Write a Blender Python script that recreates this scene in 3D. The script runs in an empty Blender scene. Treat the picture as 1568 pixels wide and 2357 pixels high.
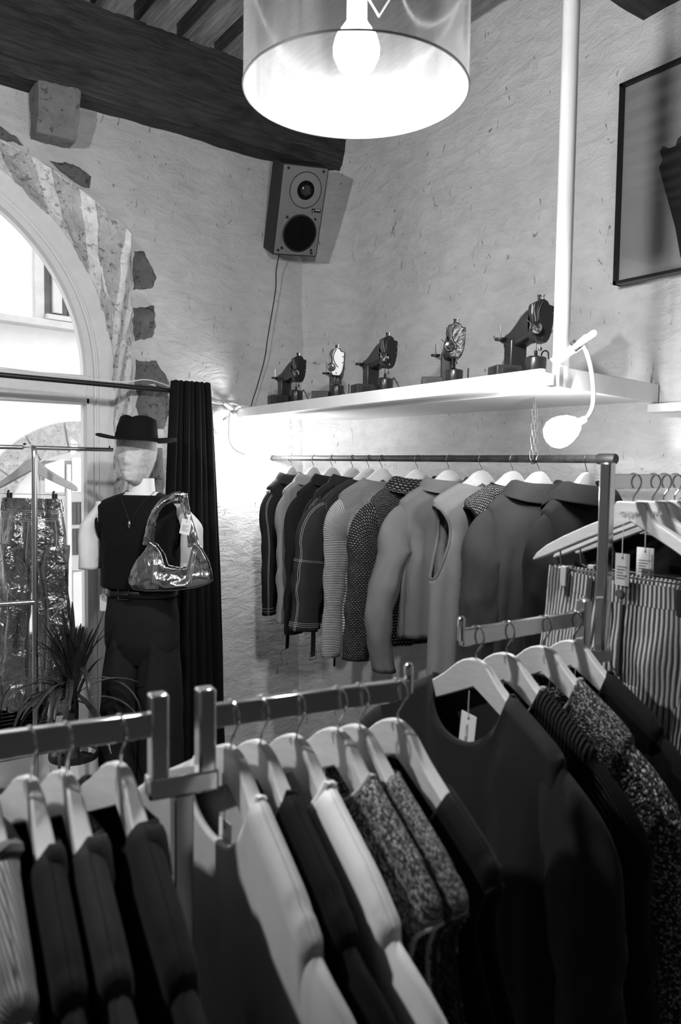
import bpy, math, random
from mathutils import Vector, Matrix, noise
R = math.radians
PI = math.pi
SC = bpy.context.scene
COL = SC.collection
rnd = random.Random(7)

# ------------------------------------------------------------------ camera
# World: x runs along the window wall towards the corner, y along the shelf wall towards the corner, z up (metres).
WX, WY = 2.577, 3.653          # planes of the shelf wall (x = WX) and of the window wall (y = WY)
cam_d = bpy.data.cameras.new('camera')
cam = bpy.data.objects.new('camera', cam_d)
COL.objects.link(cam)
cam_d.sensor_fit = 'HORIZONTAL'
cam_d.sensor_width = 24.0
cam_d.lens = 24.0 * 1800 / 1568
cam_d.clip_start = 0.05
cam.location = (0, 0, 1.6)
pitch = math.atan(110 / 1800)
cam.rotation_mode = 'QUATERNION'
cam.rotation_quaternion = (Matrix.Rotation(-R(35.8), 3, 'Z') @ Matrix.Rotation(PI / 2 - pitch, 3, 'X')
                           @ Matrix.Rotation(0.0137, 3, 'Z')).to_quaternion()
cam_d.dof.use_dof = True
cam_d.dof.focus_distance = 3.3
cam_d.dof.aperture_fstop = 5.0
SC.camera = cam

# ------------------------------------------------------------------ light levels
SKY = 2.6            # overcast daylight outside the door
PENDANT = 1150.0      # bulb of the hanging lamp in view
NEXT_LAMP = 130.0    # watts of the next lamp of the row, left of the picture (it throws the shadows on the hangers and pale tops)
CLAMP_CORNER = 190.0  # clamp lamp at the corner end of the shelf
CLAMP_POST = 190.0    # clamp lamp at the pole
SC.view_settings.view_transform = 'Standard'
SC.view_settings.look = 'None'
SC.view_settings.gamma = 1.0
SC.view_settings.exposure = -0.15
SC.view_settings.use_curve_mapping = False
w = bpy.data.worlds.new('overcast_sky')
SC.world = w
w.use_nodes = True
w.node_tree.nodes['Background'].inputs[0].default_value = (1, 1, 1, 1)
w.node_tree.nodes['Background'].inputs[1].default_value = SKY

nl_d = bpy.data.lights.new('lamp_left_offscreen', 'POINT')
nl_d.energy = NEXT_LAMP
nl_d.shadow_soft_size = .05
nl_o = bpy.data.objects.new('lamp_left_offscreen', nl_d)
nl_o.location = (-.75, 1.45, 2.50)
COL.objects.link(nl_o)

# ------------------------------------------------------------------ mesh helpers
class MB:
    """Collects shapes; build() links them as ONE mesh object."""
    def __init__(s):
        s.v, s.f, s.uv = [], [], []
    def add(s, vs, fs, uvs=None):
        n = len(s.v)
        s.v += [tuple(p) for p in vs]
        for i, f in enumerate(fs):
            s.f.append([n + k for k in f])
            s.uv.append(uvs[i] if uvs else None)
        return s
    def box(s, c, size, rz=0, m=None):
        hx, hy, hz = size[0] / 2, size[1] / 2, size[2] / 2
        M = m or Matrix.Rotation(rz, 3, 'Z')
        c = Vector(c)
        vs = [c + M @ Vector((x * hx, y * hy, z * hz)) for x in (-1, 1) for y in (-1, 1) for z in (-1, 1)]
        return s.add(vs, [(0, 1, 3, 2), (4, 6, 7, 5), (0, 4, 5, 1), (2, 3, 7, 6), (0, 2, 6, 4), (1, 5, 7, 3)])
    def b2(s, a, b):
        return s.box([(a[i] + b[i]) / 2 for i in range(3)], [abs(b[i] - a[i]) for i in range(3)])
    def tube(s, pts, r, n=8, closed=False, caps=True, flat=1.0):
        pts = [Vector(p) for p in pts]
        k = len(pts)
        rs = r if isinstance(r, (list, tuple)) else [r] * k
        vs, fs = [], []
        up = None
        for i in range(k):
            a = pts[(i - 1) % k] if (i > 0 or closed) else pts[i]
            b = pts[(i + 1) % k] if (i < k - 1 or closed) else pts[i]
            t = (b - a)
            t = t.normalized() if t.length > 1e-9 else Vector((0, 0, 1))
            if up is None:
                up = Vector((0, 0, 1)) if abs(t.z) < .9 else Vector((1, 0, 0))
            e1 = (up - t * up.dot(t))
            e1 = e1.normalized() if e1.length > 1e-6 else t.orthogonal().normalized()
            up = e1
            e2 = t.cross(e1)
            for j in range(n):
                an = 2 * PI * (j + .5) / n
                vs.append(pts[i] + (e1 * math.cos(an) + e2 * math.sin(an) * flat) * rs[i])
        for i in range(k if closed else k - 1):
            for j in range(n):
                i2, j2 = (i + 1) % k, (j + 1) % n
                fs.append((i * n + j, i * n + j2, i2 * n + j2, i2 * n + j))
        if caps and not closed:
            fs.append(tuple(range(n))[::-1])
            fs.append(tuple((k - 1) * n + j for j in range(n)))
        return s.add(vs, fs)
    def cyl(s, a, b, r, n=16, r2=None):
        return s.tube([a, b], [r, r if r2 is None else r2], n)
    def lathe(s, prof, c=(0, 0, 0), n=24, m=None):
        """prof: (radius, height) pairs turned about local z."""
        M = m or Matrix.Identity(3)
        c = Vector(c)
        vs, fs = [], []
        for (r, h) in prof:
            for j in range(n):
                a = 2 * PI * j / n
                vs.append(c + M @ Vector((r * math.cos(a), r * math.sin(a), h)))
        for i in range(len(prof) - 1):
            for j in range(n):
                j2 = (j + 1) % n
                fs.append((i * n + j, i * n + j2, (i + 1) * n + j2, (i + 1) * n + j))
        return s.add(vs, fs)
    def prism(s, out, t, fn):
        """out: 2D outline; fn(a, b, c) -> point with c across the thickness 0..t"""
        k = len(out)
        vs = [fn(a, b, 0) for a, b in out] + [fn(a, b, t) for a, b in out]
        fs = [tuple(range(k))[::-1], tuple(range(k, 2 * k))]
        fs += [(i, (i + 1) % k, k + (i + 1) % k, k + i) for i in range(k)]
        return s.add(vs, fs)
    def grid(s, fn, nu, nv, closed=False, su=1., sv=1., skip=None, arc=False):
        # arc: u is an angle round a flat tube; lay the cloth texture out by width instead
        au = (lambda q: (1 - math.cos(2 * PI * q)) / 4 if q <= .5 else (3 + math.cos(2 * PI * q)) / 4) if arc else (lambda q: q)
        nc = nu if closed else nu + 1
        vs = [fn(i / nu, j / nv) for j in range(nv + 1) for i in range(nc)]
        fs, uvs = [], []
        for j in range(nv):
            for i in range(nu):
                if skip and skip((i + .5) / nu, (j + .5) / nv):
                    continue
                i2 = (i + 1) % nc if closed else i + 1
                fs.append((j * nc + i, j * nc + i2, (j + 1) * nc + i2, (j + 1) * nc + i))
                u0, u1, v0, v1 = au(i / nu) * su, au((i + 1) / nu) * su, j / nv * sv, (j + 1) / nv * sv
                uvs.append(((u0, v0), (u1, v0), (u1, v1), (u0, v1)))
        return s.add(vs, fs, uvs)
    def build(s, name, mat, parent=None, smooth=True, angle=38, bevel=0, solid=0, sub=0):
        me = bpy.data.meshes.new(name)
        me.from_pydata(s.v, [], s.f)
        if any(u for u in s.uv):
            l = me.uv_layers.new(name='UVMap')
            k = 0
            for pi, p in enumerate(s.f):
                u = s.uv[pi]
                for q in range(len(p)):
                    l.data[k].uv = u[q] if u else (0, 0)
                    k += 1
        me.validate()
        me.materials.append(M[mat] if isinstance(mat, str) else mat)
        if smooth:
            me.shade_smooth()
            me.set_sharp_from_angle(angle=R(angle))
        o = bpy.data.objects.new(name, me)
        COL.objects.link(o)
        if parent:
            o.parent = parent
        if bevel:
            b = o.modifiers.new('bevel', 'BEVEL')
            b.width, b.segments, b.limit_method, b.angle_limit = bevel, 2, 'ANGLE', R(40)
        if solid:
            d = o.modifiers.new('solid', 'SOLIDIFY')
            d.thickness, d.offset = solid, -1
        if sub:
            d = o.modifiers.new('sub', 'SUBSURF')
            d.levels = d.render_levels = sub
        return o

def tag(o, label=None, cat=None, group=None, kind=None):
    for k, v in (('label', label), ('category', cat), ('group', group), ('kind', kind)):
        if v:
            o[k] = v
    return o

def thing(name, label, cat, loc=(0, 0, 0), rz=0, group=None, kind=None):
    o = bpy.data.objects.new(name, None)
    COL.objects.link(o)
    o.empty_display_size = .05
    o.location = loc
    o.rotation_euler = (0, 0, rz)
    return tag(o, label, cat, group, kind)

def sstep(a, b, x):
    t = max(0., min(1., (x - a) / (b - a)))
    return t * t * (3 - 2 * t)

def lerp(a, b, t):
    return a + (b - a) * t

def interp(tab, x):
    if x <= tab[0][0]:
        return tab[0][1]
    for (x0, y0), (x1, y1) in zip(tab, tab[1:]):
        if x <= x1:
            return y0 + (y1 - y0) * (x - x0) / (x1 - x0)
    return tab[-1][1]

def smooth_path(pts, n=6, closed=False):
    """Catmull-Rom through the points."""
    P = [Vector(p) for p in pts]
    k = len(P)
    out = []
    for i in range(k if closed else k - 1):
        p0 = P[(i - 1) % k] if (closed or i > 0) else P[i]
        p1, p2 = P[i], P[(i + 1) % k]
        p3 = P[(i + 2) % k] if (closed or i + 2 < k) else p2
        for j in range(n):
            t = j / n
            out.append(.5 * ((2 * p1) + (p2 - p0) * t + (2 * p0 - 5 * p1 + 4 * p2 - p3) * t * t
                             + (3 * p1 - p0 - 3 * p2 + p3) * t ** 3))
    if not closed:
        out.append(P[-1])
    return out

def fbm(x, y, z=0., o=3):
    return noise.fractal(Vector((x, y, z)), 1.0, 2.0, o)

# ------------------------------------------------------------------ materials (the photograph is monochrome)
M = {}
class NT:
    def __init__(s, name):
        s.m = bpy.data.materials.new(name)
        s.m.use_nodes = True
        s.t = s.m.node_tree
        s.n = s.t.nodes
        s.p = s.n['Principled BSDF']
        s.out = s.n['Material Output']
        M[name] = s.m
    def new(s, ty, **kw):
        nd = s.n.new(ty)
        for k, v in kw.items():
            setattr(nd, k, v)
        return nd
    def link(s, a, b):
        s.t.links.new(a, b)
    def coord(s, kind='Object', scale=(1, 1, 1), rot=(0, 0, 0)):
        c = s.new('ShaderNodeTexCoord')
        mp = s.new('ShaderNodeMapping')
        mp.inputs['Scale'].default_value = scale
        mp.inputs['Rotation'].default_value = rot
        s.link(c.outputs[kind], mp.inputs[0])
        return mp.outputs[0]
    def noise(s, vec, scale, detail=4, rough=.6, dist=0):
        nd = s.new('ShaderNodeTexNoise')
        nd.inputs['Scale'].default_value = scale
        nd.inputs['Detail'].default_value = detail
        nd.inputs['Roughness'].default_value = rough
        nd.inputs['Distortion'].default_value = dist
        s.link(vec, nd.inputs['Vector'])
        return nd.outputs[0]
    def ramp(s, fac, stops):
        nd = s.new('ShaderNodeValToRGB')
        e = nd.color_ramp.elements
        while len(e) > len(stops):
            e.remove(e[-1])
        while len(e) < len(stops):
            e.new(.5)
        for el, (p, g) in zip(e, stops):
            el.position = p
            el.color = (g, g, g, 1)
        s.link(fac, nd.inputs[0])
        return nd.outputs[0]
    def math(s, op, a, b=None):
        nd = s.new('ShaderNodeMath', operation=op)
        for i, q in enumerate((a, b)):
            if q is None:
                continue
            if isinstance(q, (int, float)):
                nd.inputs[i].default_value = q
            else:
                s.link(q, nd.inputs[i])
        return nd.outputs[0]
    def mul(s, a, b):
        nd = s.new('ShaderNodeMixRGB', blend_type='MULTIPLY')
        nd.inputs[0].default_value = 1
        for i, q in ((1, a), (2, b)):
            if isinstance(q, (int, float)):
                nd.inputs[i].default_value = (q, q, q, 1)
            else:
                s.link(q, nd.inputs[i])
        return nd.outputs[0]
    def bump(s, h, strength=.3, dist=.01, prev=None):
        nd = s.new('ShaderNodeBump')
        nd.inputs['Strength'].default_value = strength
        nd.inputs['Distance'].default_value = dist
        s.link(h, nd.inputs['Height'])
        if prev is not None:
            s.link(prev, nd.inputs['Normal'])
        s.link(nd.outputs[0], s.p.inputs['Normal'])
        return nd.outputs[0]
    def base(s, g=None, rough=.6, metal=0., spec=.4):
        if isinstance(g, (int, float)):
            s.p.inputs['Base Color'].default_value = (g, g, g, 1)
        elif g is not None:
            s.link(g, s.p.inputs['Base Color'])
        s.p.inputs['Roughness'].default_value = rough
        s.p.inputs['Metallic'].default_value = metal
        s.p.inputs['Specular IOR Level'].default_value = spec
        return s

def plain(name, g, rough=.6, metal=0., spec=.4, grain=0., gs=60, bump=0.):
    t = NT(name)
    if grain or bump:
        c = t.coord()
        nz = t.noise(c, gs, 4)
        t.base(t.ramp(nz, [(.25, max(0, g * (1 - grain))), (.75, min(1, g * (1 + grain)))]), rough, metal, spec)
        if bump:
            t.bump(nz, bump, .004)
    else:
        t.base(g, rough, metal, spec)
    return t

def emit(name, strength):
    t = NT(name)
    t.base(.9, .4)
    t.p.inputs['Emission Color'].default_value = (1, 1, 1, 1)
    t.p.inputs['Emission Strength'].default_value = strength

# walls
def plaster(name, g, rough_scale=1., scr=1.):
    t = NT(name)
    c = t.coord()
    big = t.noise(c, 1.7, 4, .6)
    mid = t.noise(t.coord(scale=(1, 1, 2.2)), 9, 6, .65, .6)
    fine = t.noise(c, 90, 4, .7)
    col = t.mul(t.ramp(big, [(.3, g * .86), (.7, g * 1.1)]), t.ramp(mid, [(.3, .86), (.62, 1.)]))
    # trowel scratches and small holes with shapes of their own
    sc = t.noise(t.coord(scale=(2.2, 2.2, .9), rot=(.3, .5, .2)), 11, 5, .5, 2.2)
    pits = t.ramp(sc, [(.27, .45), (.32, 1.)])
    t.base(t.mul(col, pits), .92, 0, .15)
    h = t.math('ADD', t.math('MULTIPLY', mid, 1.0), t.math('MULTIPLY', fine, .22))
    h = t.math('ADD', h, t.math('MULTIPLY', pits, .5 * scr))
    t.bump(h, .62 * rough_scale, .024)
    return t
plaster('plaster_shelf_wall', .66, 1.25)
plaster('plaster_window_wall', .57, 1., .8)

def stone(name, g, b=.8):
    t = NT(name)
    c = t.coord()
    a = t.noise(c, 14, 6, .7, .4)
    f = t.noise(c, 70, 4, .7)
    pit = t.ramp(t.noise(c, 38, 3, .6), [(.33, .5), (.42, 1.)])
    t.base(t.mul(t.ramp(a, [(.3, g * .72), (.7, g * 1.15)]), pit), .93, 0, .12)
    h = t.math('ADD', a, t.math('MULTIPLY', f, .35))
    t.bump(t.math('ADD', h, t.math('MULTIPLY', pit, .4)), b, .02)
stone('stone_pale', .60, 1.)
stone('stone_dark', .14)
stone('stone_corbel', .20)
stone('mortar', .92, .6)

def wood(name, g, scale=(1, 14, 14), rough=.8, b=.4, con=.55):
    t = NT(name)
    c = t.coord(scale=scale)
    gr = t.noise(c, 4.5, 8, .65, .8)
    kn = t.noise(t.coord(scale=(scale[0] * 1.3, scale[1] * .35, scale[2] * .35)), 2.2, 3, .5, 1.5)
    col = t.mul(t.ramp(gr, [(.28, g * (1 - con)), (.72, g * (1 + con))]), t.ramp(kn, [(.3, .55), (.5, 1.)]))
    t.base(col, rough, 0, .2)
    t.bump(gr, b, .012)
wood('beam_wood', .042)
wood('joist_wood', .24, (14, 1, 14))
wood('board_wood', .035, (14, 1, 14))
plain('floor_stone', .16, .6, grain=.3, gs=9, bump=.1)
plain('door_paint', .74, .5, grain=.06, gs=20)
plain('white_paint', .74, .45, grain=.04, gs=12, bump=.05)
plain('pole_paint', .60, .3, spec=.4)
plain('facade_white', .86, .9, grain=.06, gs=6)
plain('facade_trim', .60, .8, grain=.1, gs=10)
stone('facade_stone', .55, .6)
plain('dark_window', .10, .6, grain=.5, gs=5)
plain('outside_glass', .04, .12, spec=.6)
plain('pavement', .45, .9, grain=.15, gs=10)
plain('black_metal', .012, .38, .0, .5)
plain('rod_worn', .02, .5, 0, .5, grain=.8, gs=45)
plain('rubber', .01, .6)
plain('chrome', .62, .12, 1.)
plain('steel', .62, .24, 1.)
plain('chain_steel', .5, .3, 1.)
plain('dull_metal', .30, .4, 1.)
plain('white_plastic', .80, .4)
plain('cable_black', .015, .6)
plain('cable_grey', .45, .6)
# hangers and tags
t = NT('hanger_wood')
c = t.coord(scale=(3, 30, 30))
t.base(t.ramp(t.noise(c, 6, 4), [(.3, .42), (.7, .49)]), .42, 0, .35)
plain('emboss_grey', .30, .6)
plain('tag_paper', .66, .7)
plain('tag_grey', .32, .7)
plain('print_ink', .03, .6)
plain('tag_string', .55, .8)

# cloth
def cloth(name, g, rough=.95, weave=900, b=.25, var=.25, sheen=.0, blotch=.1):
    t = NT(name)
    c = t.coord('UV')
    f = t.noise(c, weave, 2, .6)
    bl = t.noise(t.coord(), 12, 3)
    col = t.mul(t.ramp(f, [(.3, g * (1 - var)), (.7, min(1, g * (1 + var)))]), t.ramp(bl, [(.3, 1 - blotch), (.7, 1.)]))
    t.base(col, rough, 0, .12)
    t.p.inputs['Sheen Weight'].default_value = sheen
    wr = t.noise(t.coord(scale=(1, 1, .6)), 16, 3, .5, .5)
    t.bump(t.math('ADD', t.math('MULTIPLY', f, .10), wr), b, .010)
    return t
cloth('denim_dark', .014, var=.5, weave=1400)
cloth('denim_mid', .020, var=.5, weave=1400)
cloth('wool_black', .006, sheen=.01)
cloth('wool_charcoal', .024, var=.45, weave=500, sheen=.02)
cloth('wool_grey', .020, var=.35, weave=500, sheen=.015)
cloth('coat_dark', .011, var=.4, sheen=.015)
cloth('cotton_grey', .105, var=.12)
cloth('cotton_vest', .15, var=.12)
cloth('cotton_light', .2, var=.1)
cloth('cotton_white', .62, var=.06, b=.3)
cloth('jersey_pale', .40, var=.07, b=.35)
cloth('tee_white', .72, var=.04, b=.4)
cloth('velvet_black', .006, b=.1)
cloth('curtain_black', .010, b=.1, var=.3)
cloth('lining', .015)
cloth('felt_black', .006, b=.1)
cloth('trouser_grey', .014, var=.6, weave=350)
plain('stitching', .34, .8)
plain('button_dark', .02, .3, .6)
plain('button_metal', .3, .3, 1.)

def weave(name, lo, hi, sx, sy, duty=.5):
    """Basket tweed: short pale dashes on a dark ground, laid out in cloth (UV) space."""
    t = NT(name)
    br = t.new('ShaderNodeTexBrick')
    t.link(t.coord('UV'), br.inputs['Vector'])
    br.inputs['Color1'].default_value = (hi, hi, hi, 1)
    br.inputs['Color2'].default_value = (hi * .45, hi * .45, hi * .45, 1)
    br.inputs['Mortar'].default_value = (lo, lo, lo, 1)
    br.inputs['Scale'].default_value = 1
    br.inputs['Mortar Size'].default_value = sy * .34
    br.inputs['Mortar Smooth'].default_value = .3
    br.inputs['Brick Width'].default_value = sx
    br.inputs['Row Height'].default_value = sy
    t.base(br.outputs[0], .95, 0, .1)
    t.bump(br.outputs[0], .5, .004)
weave('tweed_dark', .006, .15, .0125, .008)
weave('tweed_vest', .006, .30, .013, .0095)

def boucle(name, lo, hi, sc, thr):
    t = NT(name)
    vo = t.new('ShaderNodeTexVoronoi')
    vo.inputs['Scale'].default_value = sc
    t.link(t.coord('UV'), vo.inputs['Vector'])
    rn = t.new('ShaderNodeSeparateColor')
    t.link(vo.outputs['Color'], rn.inputs[0])
    sel = t.ramp(rn.outputs[0], [(thr - .12, lo), (thr + .15, hi)])
    dd = t.ramp(vo.outputs['Distance'], [(.15, 1.), (.7, .15)])
    t.base(t.mul(sel, dd), .7, 0, .35)
    h = t.math('SUBTRACT', 1., vo.outputs['Distance'])
    t.bump(h, .8, .006)
boucle('boucle_silver', .03, .55, 210, .55)
boucle('boucle_pale', .06, .50, 230, .45)
boucle('boucle_sequin', .025, .62, 230, .68)

def ribbed(name, lo, hi, per, axis=0, b=.9, tilt=0.):
    t = NT(name)
    c = t.coord('UV', rot=(0, 0, tilt))
    wv = t.new('ShaderNodeTexWave')
    wv.bands_direction = 'XY'[axis]
    wv.inputs['Scale'].default_value = 1 / (per * 20 / (2 * PI)) 
    wv.inputs['Distortion'].default_value = .25
    wv.inputs['Detail Scale'].default_value = 12
    t.link(c, wv.inputs['Vector'])
    n2 = t.noise(c, 500, 2)
    t.base(t.mul(t.ramp(wv.outputs[1], [(.06, lo), (.42, hi)]), t.ramp(n2, [(.3, .85), (.7, 1.)])), .95, 0, .1)
    t.bump(wv.outputs[1], b, .005)
ribbed('corduroy', .035, .36, .0095)
ribbed('rib_knit_pale', .16, .40, .008, 1)
ribbed('rib_knit_grey', .10, .40, .012, 1, tilt=.5)
ribbed('rib_knit_black', .004, .014, .008, 0)

t = NT('silver_leather')
c = t.coord()
wr = t.noise(t.coord(scale=(1, 1, .7)), 15, 5, .55, 1.1)
cr = t.noise(c, 70, 4, .6, .6)
t.base(t.ramp(t.noise(c, 5, 3), [(.3, .30), (.7, .62)]), .14, 1., .5)
t.bump(t.math('ADD', wr, t.math('MULTIPLY', cr, .16)), .8, .02)
t = NT('silver_bag')
wr = t.noise(t.coord(scale=(1.3, 1.3, .5)), 17, 4, .5, .8)
t.base(t.ramp(t.noise(t.coord(), 8, 3), [(.3, .5), (.7, .75)]), .17, 1., .5)
t.bump(wr, .45, .014)

# things
t = NT('head_paper')
nz = t.noise(t.coord(scale=(1, 1, 1.6)), 24, 5, .6, 1.2)
t.base(t.ramp(nz, [(.3, .34), (.6, .52)]), .8, 0, .2)
t.bump(nz, .35, .008)
plain('mannequin_white', .72, .6)
plain('belt_leather', .012, .3, spec=.5)
plain('leaf', .030, .38, spec=.5, grain=.5, gs=30)
plain('leaf_pale', .055, .4, spec=.5, grain=.4, gs=30)
plain('bark', .05, .9, grain=.5, gs=50, bump=.6)
plain('soil', .012, .95, grain=.6, gs=80, bump=.8)
plain('pot_white', .74, .25, spec=.5)
plain('speaker_black', .014, .55, grain=.3, gs=80)
plain('speaker_baffle', .20, .4, .3)
plain('speaker_ring', .24, .25, .6)
plain('speaker_cone', .004, .9, spec=.1)
plain('speaker_dome', .02, .2, spec=.6)
plain('machine_enamel', .020, .3, .0, .5)
plain('machine_box', .024, .5)
plain('machine_black', .008, .5)
plain('machine_plate_dark', .018, .35, .2)
t = plain('machine_plate_worn', .10, .22, .9, grain=.9, gs=70, bump=.6)
plain('machine_plate_bright', .6, .3, .3)
plain('frame_black', .010, .35)
plain('art_paper', .34, .5, grain=.05, gs=5)
plain('art_ink', .006, .5)
emit('bulb_glow', PENDANT)
emit('clamp_glow_corner', CLAMP_CORNER)
emit('clamp_glow_post', CLAMP_POST)
plain('wire_white', .85, .4)

def film(name, trans, col):
    """Half-mirrored plastic lamp film: part lets light through, part scatters, part mirrors."""
    t = NT(name)
    tr = t.new('ShaderNodeBsdfTransparent')
    tr.inputs[0].default_value = (trans, trans, trans, 1)
    di = t.new('ShaderNodeBsdfDiffuse')
    di.inputs[0].default_value = (col, col, col, 1)
    gl = t.new('ShaderNodeBsdfGlossy')
    gl.inputs[0].default_value = (.75, .75, .75, 1)
    gl.inputs['Roughness'].default_value = .16
    nz = t.noise(t.coord(scale=(3, 3, .6)), 3, 4)
    a = t.new('ShaderNodeMixShader')
    t.link(t.ramp(nz, [(.35, .955), (.65, .985)]), a.inputs[0])
    t.link(di.outputs[0], a.inputs[1])
    t.link(gl.outputs[0], a.inputs[2])
    b = t.new('ShaderNodeMixShader')
    b.inputs[0].default_value = .56
    t.link(tr.outputs[0], b.inputs[1])
    t.link(a.outputs[0], b.inputs[2])
    t.link(b.outputs[0], t.out.inputs[0])
film('lamp_film', .88, .55)

def glass(name, tint=.95, refl=.08):
    t = NT(name)
    tr = t.new('ShaderNodeBsdfTransparent')
    tr.inputs[0].default_value = (tint, tint, tint, 1)
    gl = t.new('ShaderNodeBsdfGlossy')
    gl.inputs['Roughness'].default_value = .03
    fr = t.new('ShaderNodeFresnel')
    fr.inputs[0].default_value = 1.45
    a = t.new('ShaderNodeMixShader')
    t.link(fr.outputs[0], a.inputs[0])
    t.link(tr.outputs[0], a.inputs[1])
    t.link(gl.outputs[0], a.inputs[2])
    t.link(a.outputs[0], t.out.inputs[0])
glass('pane_glass')
# ------------------------------------------------------------------ the room
CEIL = 3.74
def wall_right_fn(u, v):
    y, z = 3.72 - 8.72 * u ** 1.5, lerp(-.02, CEIL, v)
    d = .022 * fbm(y * 1.1, z * 1.1, 3.) + .006 * fbm(y * 5, z * 5, 1.)
    r, t = .24, WY - .0 - y                    # soft, hand-plastered corner
    if t < r:
        d += r - math.sqrt(max(0, r * r - (r - max(0, t)) ** 2))
    return (WX - d, y, z)
mb = MB().grid(wall_right_fn, 190, 90)
wall_right = tag(mb.build('wall_right', 'plaster_shelf_wall', angle=180), kind='structure')

ACX, ASZ, AR = .345, 2.662, 1.0435             # opening of the window wall: axis, springing, half width
RISE = .37
ARAD = (AR * AR + RISE * RISE) / (2 * RISE)
def arris(t):
    """Edge of the opening in the wall face, t 0..1 from right floor over the arch to left floor."""
    if t < .3:
        return (ACX + AR, lerp(0, ASZ, t / .3))
    if t > .7:
        return (ACX - AR, lerp(ASZ, 0, (t - .7) / .3))
    half = math.asin(AR / ARAD)
    a = lerp(half, -half, (t - .3) / .4)
    return (ACX + ARAD * math.sin(a), ASZ + RISE - ARAD + ARAD * math.cos(a))
def frame_loop(t, r, z0=2.014):
    if t < .3:
        return (ACX + r, lerp(0, z0, t / .3))
    if t > .7:
        return (ACX - r, lerp(z0, 0, (t - .7) / .3))
    a = lerp(0, PI, (t - .3) / .4)
    return (ACX + r * math.cos(a), z0 + r * math.sin(a))
def outer(t):
    if t < .3:
        return (WX + .1, lerp(0, CEIL, t / .3))
    if t > .7:
        return (-6.0, lerp(CEIL, 0, (t - .7) / .3))
    return (lerp(WX + .1, -6.0, (t - .3) / .4), CEIL)
def wall_left_fn(u, v):
    a, b = arris(u), outer(u)
    k = v ** 1.3
    x, z = lerp(a[0], b[0], k), lerp(a[1], b[1], k)
    d = .02 * fbm(x * 1.3, z * 1.3, 7.) + .005 * fbm(x * 6, z * 6, 2.)
    d *= sstep(0, .1, v)
    d *= 1 - .8 * sstep(2.1, 2.3, x)
    return (x, WY - d, z)
wall_left = MB().grid(wall_left_fn, 170, 48).build('wall_left', 'plaster_window_wall', angle=180)
tag(wall_left, kind='structure')
# reveal of the opening: mortar bed, then each cut stone proud of it
def reveal_pt(t, k, off=0.):
    a, b = arris(t), frame_loop(t, 1.02)
    x, z = lerp(a[0], b[0], k), lerp(a[1], b[1], k)
    y = lerp(WY, 3.87, k)
    n = Vector((ACX - x, 0, (1.9 - z) if z > 2.0 else 0)).normalized()
    return Vector((x, y, z)) + n * off
MB().grid(lambda u, v: reveal_pt(u, v * 1.06 - .02, .004 * fbm(u * 60, v * 5)), 160, 6).build('mortar_bed', 'mortar', wall_left, angle=180)
cuts = [0, .055, .12, .18, .2105, .238, .268, .30, .345, .385, .432, .48, .53, .58, .63, .68, .72, .78, .85, .92, 1.]
for a, b in zip(cuts, cuts[1:]):
    g = .0075 if b > .22 else .003
    o1, o2 = rnd.uniform(.008, .018), rnd.uniform(0, 9)
    def st(u, v, a=a + g, b=b - g, o1=o1, o2=o2):
        e = min(u, 1 - u, (v + .12), 1.0) * 9
        off = o1 * min(1, e) + .012 * fbm(lerp(a, b, u) * 70, v * 4, o2) + .006 * fbm(lerp(a, b, u) * 260, v * 16, o2) - .006
        p = reveal_pt(lerp(a, b, u), v * 1.0 - .015, off)
        p.y -= .006 * (1 - v)
        return p
    MB().grid(st, 26, 20).build('reveal_stone', 'stone_pale', wall_left, angle=180)
# stones left bare in the wall face
for poly in ([(1.392, 2.608), (1.45, 2.611), (1.493, 2.567), (1.52, 2.488), (1.511, 2.435), (1.392, 2.405)],
             [(1.392, 2.338), (1.506, 2.362), (1.510, 2.27), (1.497, 2.174), (1.392, 2.153)],
             [(1.392, 2.118), (1.515, 2.138), (1.571, 2.076), (1.606, 1.983), (1.594, 1.822), (1.56, 1.713), (1.392, 1.708)],
             [(1.392, 1.69), (1.55, 1.695), (1.57, 1.5), (1.54, 1.36), (1.392, 1.35)],
             [(1.392, 1.33), (1.52, 1.335), (1.53, 1.05), (1.392, 1.04)],
             [(1.012, 2.925), (1.123, 2.936), (1.205, 2.902), (1.197, 2.848), (1.161, 2.844)],
             [(.70, 3.05), (.811, 3.027), (.864, 3.001), (.917, 2.968), (.845, 2.962), (.70, 2.98)]):
    cx = sum(p[0] for p in poly) / len(poly)
    cz = sum(p[1] for p in poly) / len(poly)
    rings = []
    loop = [Vector((lerp(p[0], q[0], k / 6), 0, lerp(p[1], q[1], k / 6))) for p, q in zip(poly, poly[1:] + poly[:1]) for k in range(6)]
    def bare(u, v, loop=loop, cx=cx, cz=cz):
        p = loop[int(round(u * len(loop))) % len(loop)]
        k = 1 - v
        x, z = cx + (p.x - cx) * k, cz + (p.z - cz) * k
        d = lerp(-.012, .010, min(1, v * 3)) + .004 * fbm(x * 25, z * 25)
        return (x + .016 * fbm(z * 22, x * 9, 5) * (x > 1.397), WY - d - .004, z + .014 * fbm(x * 22, z * 9, 8))
    MB().grid(bare, len(loop), 6, True).build('bare_stone', 'stone_dark', wall_left, angle=180)
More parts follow.
